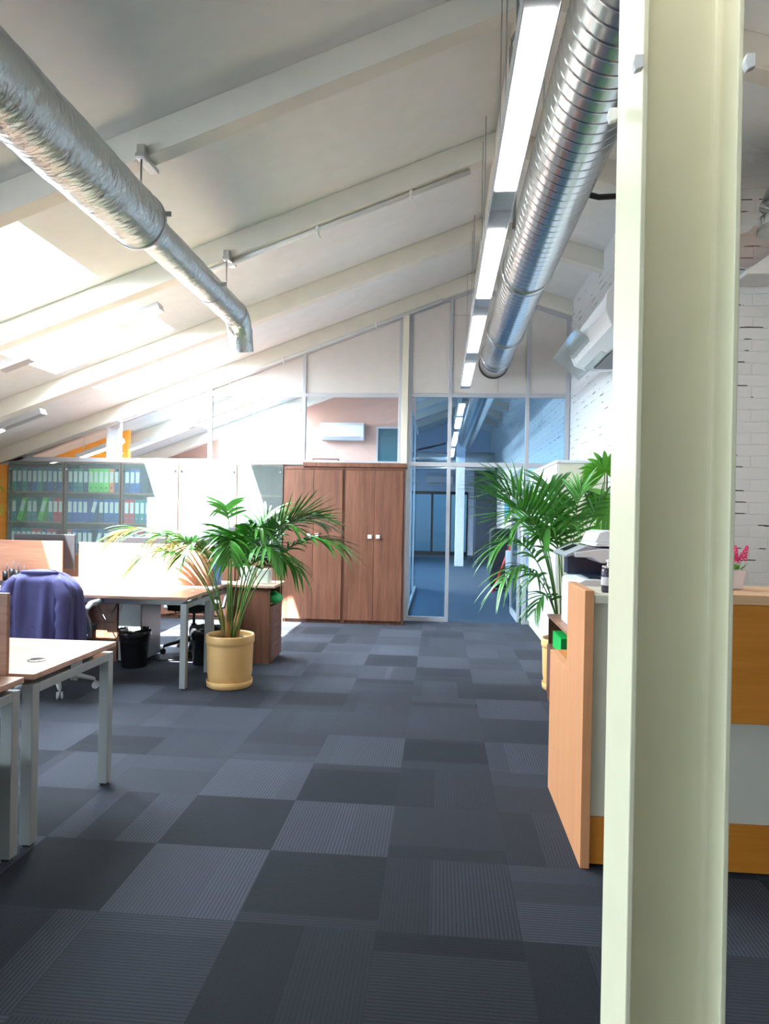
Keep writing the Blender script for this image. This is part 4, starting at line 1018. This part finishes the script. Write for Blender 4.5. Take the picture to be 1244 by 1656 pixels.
bm = newbm(); prism(bm, [(px0-.045, zb+.532), (px0+.045, zb+.573), (px0+.043, zb+.576), (px0-.047, zb+.535)], 'y', py0+.22, py0+.36); obj('display', bm, M_SCREEN, cp)
bm = newbm(); prism(bm, [(px0+.12, zb+.575), (px1, zb+.575), (px1, zb+.60), (px0+.14, zb+.60)], 'y', py0+.02, py1-.02); obj('lid', bm, M_PLAST, t, .006)
bm = newbm(); prism(bm, [(px0+.13, zb+.601), (px1, zb+.601), (px1, zb+.625), (px0+.26, zb+.625), (px0+.25, zb+.655), (px1, zb+.655), (px1, zb+.675), (px0+.20, zb+.68), (px0+.16, zb+.665)], 'y', py0+.06, py1-.03); obj('document_feeder', bm, M_PLAST, t, .006)
bm = newbm(); box(bm, px0+.26, px1-.01, py0+.065, py1-.04, zb+.6255, zb+.6545); obj('feeder_slot', bm, M_BLACK, t)
mk = plain('grey_mark', (.12, .13, .16), .5)
bm = newbm()
for zz in (zb+.275, zb+.25):
    for i in range(16):
        a0, a1 = 2*PI*i/16, 2*PI*(i+1)/16
        q = [(px0-.0042, py0+.2+.011*math.cos(a), zz+.011*math.sin(a)) for a in (a0, a1)]+[(px0-.0042, py0+.2+.006*math.cos(a), zz+.006*math.sin(a)) for a in (a1, a0)]
        bm.faces.new([bm.verts.new(v) for v in q])
obj('front_mark', bm, mk, t, fix=False)

# ================================================================== RECEPTION COUNTER
t = thing('reception_counter', 'beech and cream reception counter behind the pillar', 'counter', (1.8, 3.2, 0))
yf = 2.83
bm = newbm()  # stepped end panel
prism(bm, [(yf, .0), (3.66, .0), (3.66, .735), (3.20, .735), (3.20, 1.143), (yf, 1.143)], 'x', .600, .638); obj('end_panel', bm, M_BEECH, t, .002)
bm = newbm(); box(bm, .6385, 1.02, yf+.03, yf+.05, .205, 1.09); obj('cream_front', bm, M_CREAML, t, .002)
bm = newbm(); box(bm, .6385, 1.02, yf+.005, 3.18, 1.09, 1.125); obj('cream_top', bm, M_CREAML, t, .003)
bm = newbm(); box(bm, .6385, 3.2, yf+.02, yf+.04, .012, .205); obj('plinth', bm, M_BEECHX, t, .002)
bm = newbm(); box(bm, 1.0205, 3.2, yf+.03, yf+.05, .205, .63); obj('grey_front', bm, M_LAMI, t, .002)
bm = newbm(); box(bm, 1.0205, 3.2, yf-.03, yf+.05, .63, 1.105); obj('wood_front', bm, M_BEECHX, t, .003)
bm = newbm(); box(bm, 1.0205, 3.2, yf-.035, 3.18, 1.106, 1.146); obj('wood_top', bm, wood('beech_counter_top', (.66, .38, .20), (.78, .5, .28), .4, 1, 'X', .8), t, .003)
bm = newbm(); box(bm, .6385, 3.2, 3.201, 3.66, .70, .735); obj('desktop', bm, M_BEECHX, t, .002)
bm = newbm(); box(bm, .6385, 3.2, 3.16, 3.18, 0, 1.09); obj('inner_panel', bm, M_BEECHX, t)
bm = newbm(); box(bm, .5985, .5998, yf+.002, 3.655, .0, .004); bm.free()

t = thing('candle_jar', 'dark jar with a pale label and steel lid on the cream counter top', 'jar', (.722, 2.95, 1.126))
bm = newbm(); lathe(bm, [(.026, 0), (.029, .004), (.029, .095), (.025, .102), (.001, .102)], (.722, 2.95), 24, 1.126); obj('jar_body', bm, plain('dark_speckled_glass', (.05, .045, .07), .2, 0, .3, 120), t)
bm = newbm(); lathe(bm, [(.0293, .03), (.0296, .031), (.0296, .064), (.0293, .065)], (.722, 2.95), 24, 1.126); obj('jar_label', bm, plain('pale_label', (.6, .55, .56), .6), t)
bm = newbm(); lathe(bm, [(.027, .1025), (.027, .112), (.008, .116), (.006, .125), (.012, .135), (.001, .14)], (.722, 2.95), 24, 1.126); obj('jar_lid', bm, M_CHROME, t)

fx2, fy2 = 1.262, 3.02
t = thing('flower_pot', 'small white pot of pink artificial flowers on the reception counter', 'plant', (fx2, fy2, 1.147))
bm = newbm(); s1, s2, hh = .030, .042, .085
q = [bm.verts.new((fx2+a*s1, fy2+b*s1, 1.147)) for a, b in ((-1,-1),(1,-1),(1,1),(-1,1))]+[bm.verts.new((fx2+a*s2, fy2+b*s2, 1.147+hh)) for a, b in ((-1,-1),(1,-1),(1,1),(-1,1))]
for f in ((0,3,2,1),(4,5,6,7),(0,1,5,4),(1,2,6,5),(2,3,7,6),(3,0,4,7)): bm.faces.new([q[i] for i in f])
obj('pot', bm, plain('pinkish_white_ceramic', (.80, .70, .70), .4), t, .004)
random.seed(3)
bm = newbm()
for i in range(70):
    a = random.uniform(0, 2*PI); r0 = random.uniform(0, .034); rr = random.uniform(.01, .05)
    leaflet(bm, Vector((fx2+r0*math.cos(a), fy2+r0*math.sin(a), 1.225)), Vector((math.cos(a)*rr*18, math.sin(a)*rr*18, 1.1)), random.uniform(.03, .055), .006, .2, Vector((0, 0, 1)))
obj('leaves', bm, M_LEAFL, t, fix=False)
for i in range(9):
    a = i*2.4; r0 = .006+.0055*i
    cx, cy, cz = fx2+r0*math.cos(a), fy2+r0*math.sin(a), 1.262+random.uniform(0, .012)
    bm = newbm(); ax = Vector((math.cos(a)*r0*12, math.sin(a)*r0*12, 1.3)).normalized()
    for k in range(26):
        s = k/25; b = k*2.4; p = Vector((cx, cy, cz))+ax*(.065*s); rad = .014*(1-s*.8)
        s_, u_ = frame_of(ax); q = p+(s_*math.cos(b)+u_*math.sin(b))*rad
        bmesh.ops.create_icosphere(bm, subdivisions=1, radius=.0055*(1-.4*s), matrix=Matrix.Translation(q))
    obj('blossom', bm, plain('pink_petal', (.85, .06, .22), .5), t)

# ================================================================== FAR ROOM THINGS
bm = newbm(); box(bm, .42, .66, 18.6, 18.84, 0, zl(.54, CE)-.25); struct(obj('trim_3', bm, M_BLUEW, None, .01), 'pale blue square column in the far room')
t = thing('air_conditioner', 'small white air conditioner on the end wall seen through the glass', 'air conditioner', (-.1, 23.3, 2.4))
bm = newbm(); prism(bm, [(23.49, 2.42), (23.28, 2.42), (23.24, 2.5), (23.24, 2.7), (23.3, 2.76), (23.49, 2.76)], 'x', -.5, .42); obj('body', bm, M_PLAST, t, .01)
bm = newbm(); box(bm, -.42, .34, 23.23, 23.24, 2.46, 2.49); obj('air_vent', bm, M_PLASTG, t)
t = thing('air_conditioner', 'air conditioner on the pink wall seen through the upper glass', 'air conditioner', (-2.2, 12.9, 2.4))
bm = newbm(); prism(bm, [(12.99, 2.82), (12.80, 2.82), (12.76, 2.88), (12.76, 3.09), (12.82, 3.15), (12.99, 3.15)], 'x', -2.33, -1.48); obj('body', bm, M_PLAST, t, .01)
bm = newbm(); box(bm, -2.27, -1.54, 12.75, 12.76, 2.85, 2.88); obj('air_vent', bm, M_PLASTG, t)
t = thing('picture_frame', 'dark framed picture low on the pink wall above the wardrobes', 'picture', (-2.5, 12.98, 2.0))
bm = newbm(); box(bm, -2.50, -1.98, 12.97, 12.995, 2.05, 2.47); obj('frame', bm, plain('dark_red_wood', (.12, .02, .02), .5), t)
bm = newbm(); box(bm, -2.47, -2.01, 12.966, 12.97, 2.08, 2.44); obj('print', bm, M_PLAST, t)
bm = newbm(); box(bm, -1.26, -1.22, 12.95, 12.999, 0, 3.1); box(bm, -.84, -.80, 12.95, 12.999, 0, 3.1); box(bm, -1.22, -.84, 12.95, 12.999, 3.06, 3.1)
struct(obj('trim_140', bm, M_FRAME), 'grey frame of the internal window in the pink wall')
bm = newbm(); box(bm, -1.22, -.84, 12.975, 12.985, 0, 3.06); struct(obj('window_18', bm, plain('dark_blue_glass', (.05, .14, .19), .05)), 'dark blue internal window in the pink wall')
# dark wardrobe / sliding door block at the right
bm = newbm(); box(bm, 1.05, 1.66, 20.2, 21.4, 0, 2.9); tag(obj('dark_cupboard', bm, plain('slate_laminate', (.03, .045, .07), .4), None, .01), 'tall slate dark cupboard at the end of the far room', 'cupboard')
t = thing('equipment_case', 'big black case standing in the far room beyond the doorway', 'case', (1.25, 12.9, 0))
bm = newbm(); box(bm, .96, 1.52, 12.75, 13.25, .06, 1.18); obj('body', bm, M_BLACK, t, .05)
bm = newbm(); box(bm, 1.0, 1.48, 12.735, 12.75, .3, .9); obj('pocket', bm, M_BLACKF, t, .01)
for x_ in (1.04, 1.44):
    bm = newbm(); tube(bm, [(x_-.02, 12.85, .03), (x_+.02, 12.85, .03)], .03, 14); tube(bm, [(x_-.02, 13.15, .03), (x_+.02, 13.15, .03)], .03, 14); obj('wheel', bm, M_RUBBER, t)
bm = newbm(); tube(bm, [(.98, 12.45, .02), (1.42, 12.72, 1.16)], .018, 10); tag(obj('red_pole', bm, plain('red_paint', (.75, .02, .02), .35)), 'red pole leaning against the black case beyond the doorway', 'pole')
t = thing('white_chair', 'white plastic chair with thin chrome legs just beyond the doorway', 'chair', (1.28, 10.95, 0))
bm = newbm(); box(bm, 1.08, 1.48, 10.75, 11.15, .44, .47); obj('seat', bm, M_PLAST, t, .012)
bm = newbm(); box(bm, 1.08, 1.48, 11.13, 11.16, .50, .86); obj('backrest', bm, M_PLAST, t, .012)
for x_, y_ in ((1.10, 10.78), (1.46, 10.78), (1.10, 11.13), (1.46, 11.13)):
    bm = newbm(); tube(bm, [(x_, y_, 0), (x_, y_, .44 if y_ < 11 else .6)], .009, 8); obj('leg', bm, M_CHROME, t)
t = thing('wall_picture', 'framed blue picture on the side wall beyond the doorway', 'picture', (1.66, 17, 1.6))
bm = newbm(); box(bm, 1.65, 1.675, 16.4, 17.6, 1.35, 1.95); obj('frame', bm, M_BLACK, t)
bm = newbm(); box(bm, 1.645, 1.65, 16.45, 17.55, 1.40, 1.90); obj('print', bm, plain('blue_print', (.08, .28, .55), .4), t)
bm = newbm(); box(bm, 1.655, 1.679, 9.30, 9.42, .9, 1.75); tag(obj('red_wall_strip', bm, plain('red_orange_paint', (.70, .10, .03), .5), None, .002), 'red vertical strip on the side wall right of the doorway', 'sign')
t = thing('spiral_duct', 'round steel duct continuing through the far room behind the upper glass', 'duct', (dx, 14, dz-dr))
bm = newbm(); spiral(bm, dx, dz, dr, 9.1, 20.0, .11, 28); obj('duct_section', bm, M_DUCT, t, fix=False)
for y in (12.33, 17.28):
    bm = newbm(); tube(bm, [(dx, y, dz+.19), (dx, y, zl(dx)+.005)], .006, 6); obj('hanger', bm, M_STEEL, t)
t = thing('cross_duct', 'dark ventilation duct crossing the far room under the rafters', 'duct', (.3, 19.6, 3.0))
bm = newbm(); tube(bm, [(-2.6, 19.2, 3.02), (1.5, 19.2, 3.02)], .17, 24); obj('pipe', bm, M_DUCT, t)
bm = newbm(); tube(bm, [(-2.6, 18.9, 2.7), (1.5, 18.9, 2.7)], .05, 12); obj('side_pipe', bm, M_STEEL, t)
